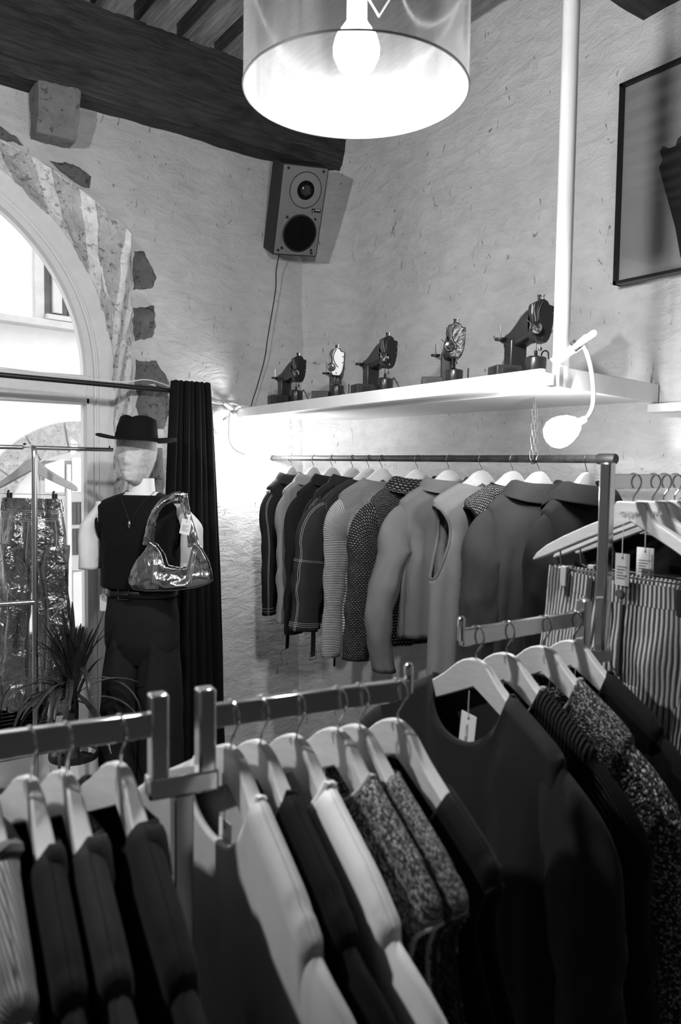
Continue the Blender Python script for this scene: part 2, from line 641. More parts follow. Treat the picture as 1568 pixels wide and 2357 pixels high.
# stone corbel under the beam
mb = MB()
def corb(u, v):
    a = u * 2 * PI
    w2, d2 = .092 * lerp(1.0, .93, v), .13 * lerp(1., .62, v ** 2)
    cx, cy = math.cos(a), math.sin(a)
    s = 1 / max(abs(cx), abs(cy)) * .97
    x, y, z = 1.02 + w2 * cx * s, 3.63 + d2 * cy * s, lerp(3.20, 3.0, v)
    k = .006 * fbm(x * 20, y * 20, z * 20)
    return (x + k * cx, y + k * cy, z + k)
mb.grid(corb, 48, 14, True)
mb.grid(lambda u, v: [lerp(p, q, v * .999) for p, q in zip(corb(u, 1), (1.02, 3.60, 2.995))], 48, 3, True)
mb.build('corbel', 'stone_corbel', wall_left, angle=60)

tag(MB().b2((-6.0, -5.15, 0), (WX, -5.0, CEIL)).build('wall_back', 'plaster_window_wall', smooth=False), kind='structure')
tag(MB().b2((-6.15, -5.15, 0), (-6.0, WY + .3, CEIL)).build('wall_side', 'plaster_window_wall', smooth=False), kind='structure')
tag(MB().b2((-6.15, -5.15, -.1), (WX + .15, 4.0, 0)).build('floor', 'floor_stone', smooth=False), kind='structure')

# ceiling: boards over joists over two big beams
ceil = tag(MB().b2((-6.15, -5.15, CEIL), (WX + .15, 4.1, CEIL + .1)).build('ceiling', 'board_wood', smooth=False), kind='structure')
x = 2.50
while x > -5.9:
    wv = rnd.uniform(.095, .115)
    def jo(u, v, x=x, wv=wv):
        a = u * 2 * PI + PI / 4
        cx, cz = math.cos(a), math.sin(a)
        s = 1 / max(abs(cx), abs(cz))
        y = lerp(3.66, -5.0, v)
        k = .008 * fbm(y * 3, x * 3, cx)
        return (x + (wv / 2 + k) * cx * s, y, 3.655 + (.085 + k) * cz * s)
    MB().grid(jo, 16, 24, True).build('joist', 'joist_wood', ceil, angle=40)
    x -= .208
def beam(p0, p1, q0, q1, z0, z1, seed):
    """Hewn beam between two front points p0 p1 and two back points q0 q1 (plan), z0..z1."""
    def fn(u, v):
        f0 = [lerp(p0[i], p1[i], v) for i in (0, 1)]
        f1 = [lerp(q0[i], q1[i], v) for i in (0, 1)]
        side = u * 4
        k = side - int(side)
        s = int(side) % 4
        c = [(f0[0], f0[1], z0), (f0[0], f0[1], z1), (f1[0], f1[1], z1), (f1[0], f1[1], z0)]
        a, b = c[s], c[(s + 1) % 4]
        p = Vector([lerp(a[i], b[i], k) for i in range(3)])
        ed = min(k, 1 - k)
        d = .012 * fbm(p.x * 2.2, p.z * 5 + p.y * 3, seed) + .005 * fbm(p.x * 9, p.z * 14, seed)
        if s == 0:
            p.y -= d - (.018 * (1 - min(1, ed * 9)))
        elif s == 3:
            p.z -= d
        if s == 0 and k < .14:
            p.z += .012 * fbm(p.x * 6, 1, seed)
        return p
    return MB().grid(fn, 48, 270, True).build('beam', 'beam_wood', ceil, angle=50)
beam((-6.0, 3.30), (2.66, 3.53), (-6.0, 3.68), (2.66, 3.68), 3.19, 3.575, 1.)
beam((-6.0, 1.38), (2.66, 1.38), (-6.0, 1.75), (2.66, 1.75), 3.22, 3.6, 5.)

# ------------------------------------------------------------------ door in the arched opening
door = thing('door_1', None, None, (0, 0, 0), kind='structure')
def band(r0, r1, y0, y1, t0=0., t1=1., z0=2.014):
    mb = MB()
    def fn(u, v):
        t = lerp(t0, t1, u)
        q = [(r0, y0), (r0, y1), (r1, y1), (r1, y0), (r0, y0)]
        k = v * 4
        i = min(3, int(k))
        r, y = [lerp(q[i][j], q[i + 1][j], k - i) for j in (0, 1)]
        a = frame_loop(t, r, z0)
        return (a[0], y, a[1])
    return mb.grid(fn, 110, 4)
band(.905, 1.025, 3.835, 3.93).build('door_frame', 'door_paint', door, angle=35)
band(.885, .915, 3.822, 3.92).build('glazing_bead', 'white_paint', door, angle=35)
band(.935, .945, 3.828, 3.84).build('frame_moulding', 'white_paint', door, angle=35)
X0, X1 = ACX - .90, ACX + .90
MB().b2((X0, 3.83, 1.905), (X1, 3.93, 1.995)).build('transom', 'door_paint', door, bevel=.004)
MB().b2((X0, 3.815, 1.985), (X1, 3.92, 2.012)).build('transom_ledge', 'white_paint', door, bevel=.004)
MB().b2((X0, 3.822, 1.874), (X1, 3.92, 1.905)).build('door_head', 'white_paint', door, bevel=.004)
MB().b2((ACX - .06, 3.83, .0), (ACX + .06, 3.92, 1.9)).build('centre_stile', 'door_paint', door, bevel=.004)
MB().b2((X0, 3.83, .70), (X1, 3.92, .775)).build('bottom_rail', 'white_paint', door, bevel=.004)
MB().b2((X0, 3.82, .675), (X1, 3.84, .69)).build('rail_moulding', 'door_paint', door, bevel=.003)
MB().b2((X0, 3.845, .475), (X1, 3.92, .70)).build('panel', 'white_paint', door, bevel=.003)
MB().b2((X0, 3.845, .0), (X1, 3.92, .285)).build('kick_panel', 'white_paint', door, bevel=.003)
MB().b2((X0, 3.835, .185), (X1, 3.85, .20)).build('kick_moulding', 'door_paint', door, bevel=.003)
MB().b2((X0, 3.90, .285), (X1, 3.92, .475)).build('grille_back', 'black_metal', door, smooth=False)
MB().b2((1.03, 3.835, .285), (X1, 3.92, .475)).build('panel', 'white_paint', door, bevel=.003)
MB().b2((X0, 3.872, .775), (X1, 3.877, 1.875)).build('pane', 'pane_glass', door, smooth=False)
lun = [(frame_loop(lerp(.3, .7, i / 40), .89)) for i in range(41)]
MB().prism(lun, .005, lambda a, b, c: (a, 3.872 + c, b)).build('pane', 'pane_glass', door, smooth=False)
gr = thing('louvred_grille', 'black louvred grille low in the white glazed door', 'grille', (0, 3.785, .285))
MB().b2((-.45, .0, .175), (1.03, .045, .19)).build('grille_frame', 'black_metal', gr, bevel=.002)
sm = None
for i in range(10):
    z = .008 + i * .0175
    if sm is None:
        s_ = MB().box((.29, .025, 0), (1.48, .036, .004), m=Matrix.Rotation(R(-28), 3, 'X')).build('slat', 'black_metal', gr, smooth=False)
        sm = s_
    else:
        s_ = sm.copy()
        COL.objects.link(s_)
    s_.location = (0, 0, z)

# ------------------------------------------------------------------ the house across the street
house = thing('neighbouring_house', 'pale rendered house across the street seen through the glass', 'house', (2.2, 8.0, 0), R(8))
def hb(name, mat, x0, x1, z0, z1, y0, y1, parent=house):
    return MB().b2((x0 - 2.2, y0, z0), (x1 - 2.2, y1, z1)).build(name, mat, parent, bevel=.004)
hb('house_wall', 'facade_white', -5, 8, -.6, 9, .02, .5)
wn = hb('window', 'facade_trim', 2.06, 3.0, 2.92, 3.98, -.03, .05)
hb('window_recess', 'dark_window', 2.15, 2.92, 2.98, 3.9, -.035, .0, wn)
hb('pane', 'outside_glass', 2.38, 2.90, 3.0, 3.88, -.045, -.036, wn)
hb('shutter_post', 'facade_trim', 2.22, 2.31, 3.04, 3.88, -.075, -.036, wn)
hb('window_ledge', 'facade_trim', 2.15, 2.92, 2.97, 3.02, -.09, -.036, wn)
hb('string_course', 'facade_trim', -4, 7, 2.885, 2.95, -.16, .03)
dr = hb('arched_doorway', 'facade_trim', 2.10, 2.90, -.4, 1.60, -.02, .05)
arc = [(2.10 + .8 * i / 16, 1.58 + .11 * math.sin(PI * i / 16)) for i in range(17)]
MB().prism([(2.10, 1.4)] + arc + [(2.90, 1.4)], .07, lambda a, b, c: (a - 2.2, -.02 + c, b)).build('door_arch', 'facade_trim', dr, smooth=False)
for (xa, xb) in ((2.14, 2.34), (2.42, 2.62), (2.66, 2.86)):
    pts = [(xa, 1.28)] + [(lerp(xa, xb, i / 6), 1.54 + .09 * math.sin(PI * (lerp(xa, xb, i / 6) - 2.1) / .8)) for i in range(7)] + [(xb, 1.28)]
    MB().prism(pts, .01, lambda a, b, c: (a - 2.2, -.028 + c, b)).build('fanlight_pane', 'facade_white', dr, smooth=False)
for (z0, z1) in ((.95, 1.18), (.64, .91)):
    for (xa, xb) in ((2.42, 2.56), (2.60, 2.74)):
        p_ = hb('door_pane', 'dark_window', xa, xb, z0, z1, -.03, -.02, dr)
        for q in (.3, .6):
            hb('pane_bar', 'outside_glass', lerp(xa, xb, q), lerp(xa, xb, q) + .006, z0, z1, -.036, -.03, p_)
hb('door_mullion', 'facade_white', 2.36, 2.40, -.3, 1.56, -.05, -.02, dr)
hb('door_rail', 'facade_trim', 2.40, 2.80, .48, .52, -.05, -.02, dr)
hb('door_panel', 'facade_white', 2.42, 2.80, -.3, .47, -.035, -.02, dr)
ax, az, ar0, ar1 = 2.55, .90, .80, 1.10
for i in range(9):
    a0, a1 = lerp(R(-8), R(188), i / 9) + .012, lerp(R(-8), R(188), (i + 1) / 9) - .012
    pts = [(ax + ar0 * math.cos(lerp(a0, a1, k / 4)), az + ar0 * math.sin(lerp(a0, a1, k / 4))) for k in range(5)]
    pts += [(ax + ar1 * math.cos(lerp(a1, a0, k / 4)), az + ar1 * math.sin(lerp(a1, a0, k / 4))) for k in range(5)]
    MB().prism(pts, .05, lambda a, b, c: (a - 2.2, -.015 + c, b)).build('voussoir', 'facade_stone', house, smooth=False)
tag(MB().b2((-6, 4.05, -.4), (10, 8.4, -.3)).build('street', 'pavement', smooth=False), kind='structure')

# ------------------------------------------------------------------ shelf, pole, moulding
shelf = thing('wall_shelf', 'long white painted shelf across the corner holding sewing machines', 'shelf', (0, 0, 1.835))
plan = [(WX + .02, 3.66), (1.975, 3.66), (1.81, 1.515), (1.90, 1.535), (WX + .02, 1.645)]
MB().prism(plan, .032, lambda a, b, c: (a, b, .008 + c)).build('board', 'white_paint', shelf, smooth=False)
def strip(p, q, z0, z1, th, name, mat='white_paint', parent=shelf):
    d = Vector((q[0] - p[0], q[1] - p[1], 0))
    mid = Vector(((p[0] + q[0]) / 2, (p[1] + q[1]) / 2, (z0 + z1) / 2))
    return MB().box(mid, (d.length, th, z1 - z0), math.atan2(d.y, d.x)).build(name, mat, parent, bevel=.003)
strip((1.966, 3.66), (1.800, 1.505), 0, .048, .02, 'front_board')
strip((1.888, 1.530), (WX, 1.640), 0, .066, .018, 'end_board')
strip((2.03, 3.66), (1.93, 1.60), -.006, .010, .012, 'batten')
tag(MB().b2((WX - .03, -5.0, 1.80), (WX + .02, 1.655, 1.832)).build('trim_1', 'white_paint', bevel=.004), kind='structure')
pole = thing('support_pole', 'white painted steel pole from ceiling to shelf corner', 'pole', (1.925, 1.545, 1.80))
MB().cyl((0, 0, .03), (0, 0, 1.425), .0245, 28).build('tube', 'pole_paint', pole)
MB().box((-.012, -.005, .034), (.085, .06, .006), R(12)).build('foot_plate', 'pole_paint', pole, bevel=.002)
# ------------------------------------------------------------------ pendant lamps
def axis_m(d):
    """Rotation taking local z to direction d."""
    return Vector((0, 0, 1)).rotation_difference(Vector(d).normalized()).to_matrix()

def pendant(loc, glow, label):
    L = thing('pendant_lamp', label, 'lamp', loc)
    r, h = .245, .36
    MB().grid(lambda u, v: (r * math.cos(2 * PI * u), r * math.sin(2 * PI * u), h * v), 72, 6, True).build('lamp_shade', 'lamp_film', L, angle=180)
    for z in (0, h):
        ring = [(r * math.cos(2 * PI * i / 72), r * math.sin(2 * PI * i / 72), z) for i in range(72)]
        MB().tube(ring, .0028, 6, True).build('shade_rim', 'dull_metal' if z == 0 else 'wire_white', L)
    zr = .20
    mb = MB()
    mb.tube([(.04 * math.cos(2 * PI * i / 24), .04 * math.sin(2 * PI * i / 24), zr + .03) for i in range(24)], .0022, 6, True)
    for k in range(3):
        a = 2 * PI * k / 3 + .5
        mb.tube([(.04 * math.cos(a), .04 * math.sin(a), zr + .03), (.12 * math.cos(a), .12 * math.sin(a), zr + .02), (r * math.cos(a), r * math.sin(a), h)], .0022, 6)
    mb.build('wire_carrier', 'wire_white', L)
    MB().lathe([(.0, .085 - .052), (.02, .085 - .048), (.038, .085 - .034), (.049, .085 - .01), (.05, .085 + .008), (.044, .085 + .03), (.03, .085 + .05), (.018, .085 + .068), (.0, .085 + .07)], n=28).build('bulb', glow, L)
    MB().lathe([(.0, .14), (.022, .14), (.022, .21), (.016, .24), (.0, .245)], n=20).build('socket', 'white_plastic', L)
    MB().cyl((0, 0, .24), (0, 0, 3.228 - loc[2]), .003, 8).build('cord', 'cable_black', L)
    return L
pendant((1.05, 1.42, 2.415), 'bulb_glow', 'large half-mirrored drum pendant lamp with lit bulb above the racks')

# ------------------------------------------------------------------ clamp lamps
def clamp_lamp(label, arm, head_dir, glow, clamp_c, clamp_m, gap, rs=1.):
    L = thing('clamp_lamp', label, 'lamp', arm[0])
    o = Vector(arm[0])
    rel = lambda p: Vector(p) - o
    pts = smooth_path([rel(p) for p in arm], 8)
    MB().tube(pts, .0068 * rs, 12).build('gooseneck_arm', 'white_plastic', L)
    d = Vector(head_dir).normalized()
    m = axis_m(d)
    e = pts[-1]
    MB().lathe([(0, -.012), (.0095, -.012), (.0105, .0), (.0105, .014), (.0, .016)], e, 18, m).build('arm_collar', 'white_plastic', L)
    MB().lathe([(.008, .010), (.022, .018), (.034, .035), (.043, .058), (.046, .078), (.043, .096), (.032, .111), (.016, .119), (.0, .121)], e, 28, m).build('glowing_shade', glow, L)
    # spring clamp: jaws either side of what it grips (gap along local z), handles, pivot
    cc = rel(clamp_c)
    c = clamp_m
    q = lambda a, b, z: cc + c @ Vector((a, b, z))
    g = gap / 2
    MB().box(q(-.030, 0, g + .005), (.056, .026, .011), m=c).build('upper_jaw', 'white_plastic', L, bevel=.003)
    MB().box(q(-.030, 0, -g - .005), (.056, .026, .011), m=c).build('lower_jaw', 'white_plastic', L, bevel=.003)
    for s in (1, -1):
        MB().tube([q(-.008, 0, s * (g + .005)), q(.020, 0, s * (g * .35 + .003)), q(.045, 0, s * (g * .8 + .004)), q(.070, 0, s * (g + .014)), q(.078, 0, s * (g + .016))], [.006, .008, .009, .010, .006], 10, flat=1.3).build('handle', 'white_plastic', L)
    MB().cyl(q(.018, -.017, 0), q(.018, .017, 0), .009, 14).build('pivot', 'dull_metal', L)
    MB().cyl(q(-.032, -.004, g + .010), q(-.032, -.004, g + .014), .006, 14).build('rivet', 'white_plastic', L)
    MB().box(q(.022, -.016, -.004), (.034, .003, .034), m=c).build('bracket_plate', 'white_plastic', L, bevel=.002)
    return L
clamp_lamp('white clamp lamp gripping the shelf end beside the black curtain',
           [(1.880, 3.575, 1.852), (1.872, 3.570, 1.80), (1.868, 3.560, 1.72), (1.885, 3.540, 1.672), (1.915, 3.510, 1.650), (1.935, 3.495, 1.648)],
           (.80, -.50, .10), 'clamp_glow_corner', (1.930, 3.598, 1.8595), Matrix.Rotation(PI, 3, 'Z'), .050)
cx_ = Vector((.811 * .79, -.585 * .79, .61)).normalized()
cz_ = Vector((-.585, -.811, 0))
cz_ = (cz_ - cx_ * cz_.dot(cx_)).normalized()
RM = Matrix((cx_, cz_.cross(cx_), cz_)).transposed()
pc_ = Vector((1.925, 1.545, 1.932)) + cx_ * .036
clamp_lamp('white clamp lamp gripping the white pole at the shelf corner',
           [tuple(pc_ + cx_ * .024 - cz_ * .004), tuple(pc_ + cx_ * .042 + Vector((0, 0, -.004))), (1.988, 1.490, 1.920), (1.994, 1.478, 1.850), (1.986, 1.470, 1.790), (1.960, 1.466, 1.752), (1.935, 1.470, 1.738)],
           (-.72, .38, -.42), 'clamp_glow_post', tuple(pc_), RM, .050)

# ------------------------------------------------------------------ loudspeaker
def spk():
    n = Vector((-.105, -.876, -.470)).normalized()
    a = Vector((.984, -.159, .076))
    a = (a - n * a.dot(n)).normalized()
    b = n.cross(a)
    if b.z < 0:
        b = -b
    S = thing('loudspeaker', 'dark two-way loudspeaker tilted down in the corner under the beam', 'loudspeaker', (2.186, 3.414, 2.874))
    q = lambda x, z, f: a * x + b * z + n * f
    m = Matrix((a, b, n)).transposed()
    w, h = .249, .44
    MB().box(q(0, 0, -.068), (w, h, .136), m=m).build('cabinet', 'speaker_black', S, bevel=.002)
    baf = MB().box(q(0, 0, .001), (w - .012, h - .012, .004), m=m).build('baffle', 'speaker_baffle', S, bevel=.001)
    cx, cz = .012, .105
    MB().lathe([(.083, .003), (.083, .0045), (.045, .0045)], q(cx, cz, 0), 48, m).build('tweeter_plate', 'speaker_ring', S)
    MB().lathe([(.084, .0035), (.0855, .005), (.087, .0035)], q(cx, cz, 0), 48, m).build('tweeter_edge', 'speaker_cone', S)
    tw = MB().lathe([(.046, .0055), (.042, .0072), (.030, .006), (.0, .0058)], q(cx, cz, 0), 40, m).build('tweeter_horn', 'speaker_cone', S)
    MB().lathe([(.0275, .006), (.029, .009), (.0305, .006)], q(cx, cz, 0), 40, m).build('tweeter_ring', 'chrome', tw)
    MB().lathe([(.026, .006), (.02, .010), (.01, .013), (0, .014)], q(cx, cz, 0), 32, m).build('tweeter_dome', 'speaker_dome', tw)
    wx, wz = .008, -.105
    oct_ = [(-.1, .05), (-.055, .098), (.055, .098), (.1, .05), (.1, -.05), (.055, -.098), (-.055, -.098), (-.1, -.05)]
    MB().prism(oct_, .004, lambda p, r, c: q(wx + p, wz + r, .002 + c)).build('woofer_plate', 'speaker_ring', S, bevel=.001)
    wf = MB().lathe([(.092, .007), (.090, .011), (.078, .011), (.072, .0095), (.03, .0068), (.027, .0085), (.015, .012), (0, .0135)], q(wx, wz, 0), 48, m).build('woofer_cone', 'speaker_cone', S)
    MB().lathe([(.094, .006), (.094, .009), (.088, .012), (.083, .009)], q(wx, wz, 0), 48, m).build('woofer_surround', 'rubber', wf)
    for (x, z) in ((-.095, .2), (.095, .2), (-.098, -.195), (.09, -.2), (-.07, -.03), (.085, -.03), (-.08, -.183), (.085, -.185)):
        MB().lathe([(.0065, .004), (.0065, .008), (0, .008)], q(x, z, 0), 12, m).build('grille_peg', 'rubber', S)
    bd = MB().box(q(.085, .012, .004), (.05, .018, .003), m=m).build('maker_badge', 'machine_black', S)
    MB().box(q(.092, .016, .0058), (.028, .004, .0006), m=m).build('badge_print', 'tag_paper', bd)
    MB().box(q(.068, .010, .0058), (.005, .005, .0006), m=m).build('badge_print', 'tag_paper', bd)
    return S
spk()
def cable(name, pts, r, mat, label):
    o = MB().tube(smooth_path(pts, 8), r, 6).build(name, mat)
    return tag(o, label, 'cable')
cable('speaker_cable', [(2.16, 3.56, 2.72), (2.16, 3.60, 2.62), (2.165, 3.615, 2.52), (2.14, 3.62, 2.36), (2.12, 3.62, 2.25), (2.105, 3.622, 2.15), (2.06, 3.622, 2.0), (2.035, 3.622, 1.93), (2.02, 3.615, 1.888)], .0028, 'cable_black', 'thin black speaker cable running down the wall to the shelf')
tag(MB().tube([(2.10, 3.40, 3.17), (2.16, 3.47, 3.23), (2.2, 3.36, 3.19)], .0012, 5).build('hanging_wire', 'chain_steel'), 'bent wire poking up above the loudspeaker', 'wire')
cable('lamp_cable', [(.3, 3.55, 2.0), (.78, 3.555, 1.988), (1.1, 3.555, 1.972), (1.3, 3.555, 1.965), (1.42, 3.56, 1.985), (1.52, 3.59, 1.975), (1.60, 3.605, 1.955), (1.74, 3.615, 1.92), (1.83, 3.625, 1.90), (1.92, 3.635, 1.905), (1.99, 3.62, 1.887)], .0032, 'white_plastic', 'white lamp cable draped along the curtain rod and shelf end')
cable('loose_cable', [(1.79, 3.56, 1.86), (1.765, 3.56, 1.82), (1.775, 3.56, 1.78), (1.795, 3.555, 1.75), (1.79, 3.55, 1.74), (1.775, 3.555, 1.77), (1.77, 3.56, 1.80)], .0022, 'cable_grey', 'loop of grey cord dangling behind the clamp lamp by the curtain')

# ------------------------------------------------------------------ framed picture on the shelf wall
fr = thing('picture_frame', 'black framed print with a dark bodice silhouette on the plaster wall', 'picture', (WX - .035, 1.80, 2.275))
fw, fh = 1.02, .72
for (y0, y1, z0, z1) in ((-.012, 0, 0, fh), (-fw, -fw + .012, 0, fh), (-fw, 0, 0, .012), (-fw, 0, fh - .012, fh)):
    MB().b2((-.018, y0, z0), (.022, y1, z1)).build('frame_bar', 'frame_black', fr, smooth=False)
MB().b2((.002, -fw + .01, .01), (.012, -.01, fh - .01)).build('print', 'art_paper', fr, smooth=False)
art = [(-.155, .435), (-.165, .452), (-.178, .444), (-.19, .435), (-.215, .436), (-.222, .458), (-.245, .468), (-.30, .44), (-.36, .468), (-.385, .458), (-.392, .436), (-.42, .435), (-.44, .450), (-.452, .435), (-.44, .405), (-.455, .38), (-.43, .29), (-.39, .17), (-.36, .06), (-.25, .05), (-.225, .16), (-.18, .30), (-.155, .38), (-.168, .405)]
MB().prism(art, .001, lambda a, b, c: (.0015 - c, a - .005, b)).build('printed_bodice', 'art_ink', fr, smooth=False)
glass('picture_glass', .97)
MB().b2((-.006, -fw + .01, .01), (-.004, -.01, fh - .01)).build('glazing', 'picture_glass', fr, smooth=False)

# ------------------------------------------------------------------ sewing machines
def machine(loc, rz, label, plate, lever=0, loop=False, s=1.):
    S = thing('sewing_machine', label, 'sewing machine', loc, rz, 'sewing machines on the shelf')
    S.scale = (s, s, s)
    E = 'machine_enamel'
    # bed and motor box (front of the machine = local -y)
    MB().prism([(-.030, -.03), (.030, -.03), (.032, .17), (-.050, .17)], .034, lambda a, b, c: (a, b, .004 + c)).build('bed', E, S, bevel=.004)
    mb = MB().b2((-.135, -.005, 0), (-.045, .085, .066)).build('motor_box', 'machine_box', S, bevel=.003)
    MB().b2((-.118, -.0075, .012), (-.064, -.004, .056)).build('vent_frame', 'machine_box', mb, bevel=.001)
    for i in range(8):
        MB().b2((-.113, -.0085, .0155 + i * .005), (-.069, -.0065, .0178 + i * .005)).build('vent_slot', 'machine_black', mb, smooth=False)
    MB().b2((-.137, .01, .008), (-.1345, .03, .058)).build('side_switch', 'machine_black', mb, smooth=False)
    MB().lathe([(0, .002), (.031, .002), (.0335, .01), (.036, .06), (.037, .088), (.035, .092), (0, .092)], (0, -.012, 0), 32).build('post_bed', E, S)
    MB().lathe([(0, .092), (.030, .092), (.026, .096), (.012, .098), (0, .098)], (0, -.012, 0), 28).build('throat_plate', 'chrome', S)
    MB().cyl((-.004, -.0475, .014), (-.004, -.050, .014), .0045, 10).build('bed_screw', 'machine_black', S)
    # column behind, arm sloping forward, head
    MB().prism([(-.052, .03), (.010, .03), (.010, .160), (-.046, .172), (-.052, .165)], .062, lambda a, b, c: (a, .085 + c, b)).build('column', E, S, bevel=.005)
    MB().lathe([(.0, -.001), (.004, -.001), (.004, .002), (0, .002)], (-.035, .084, .05), 10, axis_m((0, -1, 0))).build('column_screw', 'chrome', S)
    def arm(u, v):
        a = u * 2 * PI + PI / 4
        cx, cz = math.cos(a), math.sin(a)
        k = (abs(cx) ** 4 + abs(cz) ** 4) ** -.25
        y = lerp(.150, -.012, v)
        xc, zc = lerp(-.018, .004, v), lerp(.166, .212, sstep(0, 1, v))
        hx, hz = lerp(.034, .036, v), lerp(.030, .052, sstep(0, .9, v))
        return (xc + hx * cx * k, y, zc + hz * cz * k)
    mb = MB().grid(arm, 28, 12, True)
    mb.grid(lambda u, v: tuple(lerp(p, q, v * .98) for p, q in zip(arm(u, 0), (-.018, .150, .166))), 28, 2, True)
    mb.build('arm', E, S, angle=50)
    out = [(-.020, .140), (.018, .137), (.028, .150), (.034, .168), (.040, .200), (.042, .262), (.026, .264), (.020, .276), (.008, .283), (-.006, .283), (-.014, .276), (-.030, .270), (-.034, .248), (-.026, .215), (-.030, .185), (-.030, .160)]
    MB().prism(out, .045, lambda a, b, c: (a, -.056 + c, b)).build('head', E, S, bevel=.004)
    pl = [(-.018, .143), (.016, .140), (.026, .153), (.032, .170), (.038, .203), (.040, .258), (.024, .260), (.018, .272), (.007, .279), (-.004, .279), (-.013, .268), (-.020, .245), (-.018, .215), (-.026, .185), (-.026, .160)]
    fp = MB().prism(pl, .004, lambda a, b, c: (a, -.0605 + c, b)).build('face_plate', plate, S, bevel=.001)
    slot = [(-.003 - .018 * math.sin(PI * i / 14) + .012 * (i / 14), -.062, .270 - .088 * i / 14) for i in range(15)]
    MB().tube(slot, .0022, 6).build('lever_slot', 'machine_black', fp)
    for (x, z) in ((-.002, .272), (.034, .235), (.033, .205), (.0, .152), (-.022, .205)):
        MB().lathe([(.0034, 0), (.0034, .002), (0, .002)], (x, -.0605, z), 10, axis_m((0, -1, 0))).build('plate_screw', 'machine_black' if plate == 'machine_plate_bright' else 'chrome', fp)
    tn = MB().lathe([(.021, .0), (.021, .003), (.017, .005), (.017, .012), (.019, .014), (.0165, .018), (.007, .020), (.006, .024), (0, .024)], (-.026, -.060, .183), 28, axis_m((0, -1, 0))).build('tension_dial', 'chrome', S)
    MB().lathe([(.0212, .0025), (.0222, .004), (.0195, .006)], (-.026, -.060, .183), 28, axis_m((0, -1, 0))).build('dial_ring', 'machine_black', tn)
    MB().tube([(-.040, -.064, .190), (-.050, -.066, .203), (-.058, -.064, .210)], .0016, 6).build('thread_guide', 'chrome', S)
    MB().tube([(-.036, -.055, .262), (-.038, -.058, .235), (-.034, -.060, .21), (-.028, -.06, .2)], .0022, 6).build('guide_wire', 'chrome', S)
    MB().cyl((-.010, -.034, .142), (-.010, -.034, .100), .0028, 8).build('needle_bar', 'chrome', S)
    MB().cyl((.006, -.034, .140), (.006, -.034, .112), .0024, 8).build('presser_bar', 'chrome', S)
    MB().box((.006, -.034, .118), (.012, .01, .012)).build('presser_screw', 'chrome', S, bevel=.002)
    MB().box((-.010, -.034, .105), (.010, .01, .016)).build('needle_clamp', 'machine_black', S, bevel=.002)
    for x, c in ((-.004, 'machine_black'), (.010, 'chrome')):
        MB().lathe([(.0, .280), (.0045, .280), (.0045, .294), (.006, .295), (.006, .299), (0, .300)], (x, -.035, 0), 12).build('top_knob', c, S)
    # spool pin at the back of the column
    MB().lathe([(0, .168), (.020, .168), (.021, .172), (.020, .176), (0, .176)], (-.075, .125, 0), 20).build('spool_disc', 'machine_black', S)
    MB().tube([(-.045, .12, .150), (-.06, .123, .160), (-.075, .125, .168)], .005, 8).build('spool_bracket', E, S)
    MB().cyl((-.075, .125, .176), (-.075, .125, .222), .0018, 6).build('spool_pin', 'chrome', S)
    if lever == 1:
        MB().tube([(.036, .03, .03), (.050, .01, .10), (.052, .008, .103), (.085, -.03, .018), (.092, -.036, .012), (.090, -.034, .004)], .0028, 8).build('lift_lever', 'machine_black', S)
        MB().tube([(.038, .02, .075), (.055, .0, .04), (.082, -.026, .012)], .0018, 6).build('lift_rod', 'machine_black', S)
    elif lever == 2:
        MB().tube([(.058, .02, .004), (.060, .02, .10), (.060, .02, .104)], .0034, 8).build('lift_lever', 'machine_black', S)
        MB().tube([(.030, .03, .07), (.05, .02, .02), (.058, .02, .015)], .0018, 6).build('lift_rod', 'machine_black', S)
    if loop:
        MB().tube(smooth_path([(.02, -.01, .09), (.024, -.01, .11), (.036, -.008, .118), (.048, -.006, .112), (.05, -.005, .09)], 5), .0025, 8).build('lift_lever', 'machine_black', S)
SZ = 1.876
def rz_for(x, y, off):
    a = math.atan2(-y, -x) + R(off)            # direction of the face plate
    return a + PI / 2
for (x, y, off, lab, pl, lv, lp, s) in (
        (2.085, 3.285, 22, 'dark grey post-bed sewing machine at the corner end of the shelf', 'machine_plate_dark', 1, False, .88),
        (2.085, 2.93, -6, 'sewing machine with bright white face plate on the shelf', 'machine_plate_bright', 2, False, .87),
        (2.085, 2.59, 22, 'dark sewing machine between the white-faced one and the worn one', 'machine_plate_dark', 1, False, .91),
        (2.085, 2.17, 3, 'sewing machine with worn mottled black face plate', 'machine_plate_worn', 2, False, .90),
        (2.085, 1.785, 24, 'dark sewing machine on the shelf right beside the white pole', 'machine_plate_dark', 0, True, .98)):
    machine((x, y, SZ), rz_for(x, y, off), lab, pl, lv, lp, s)

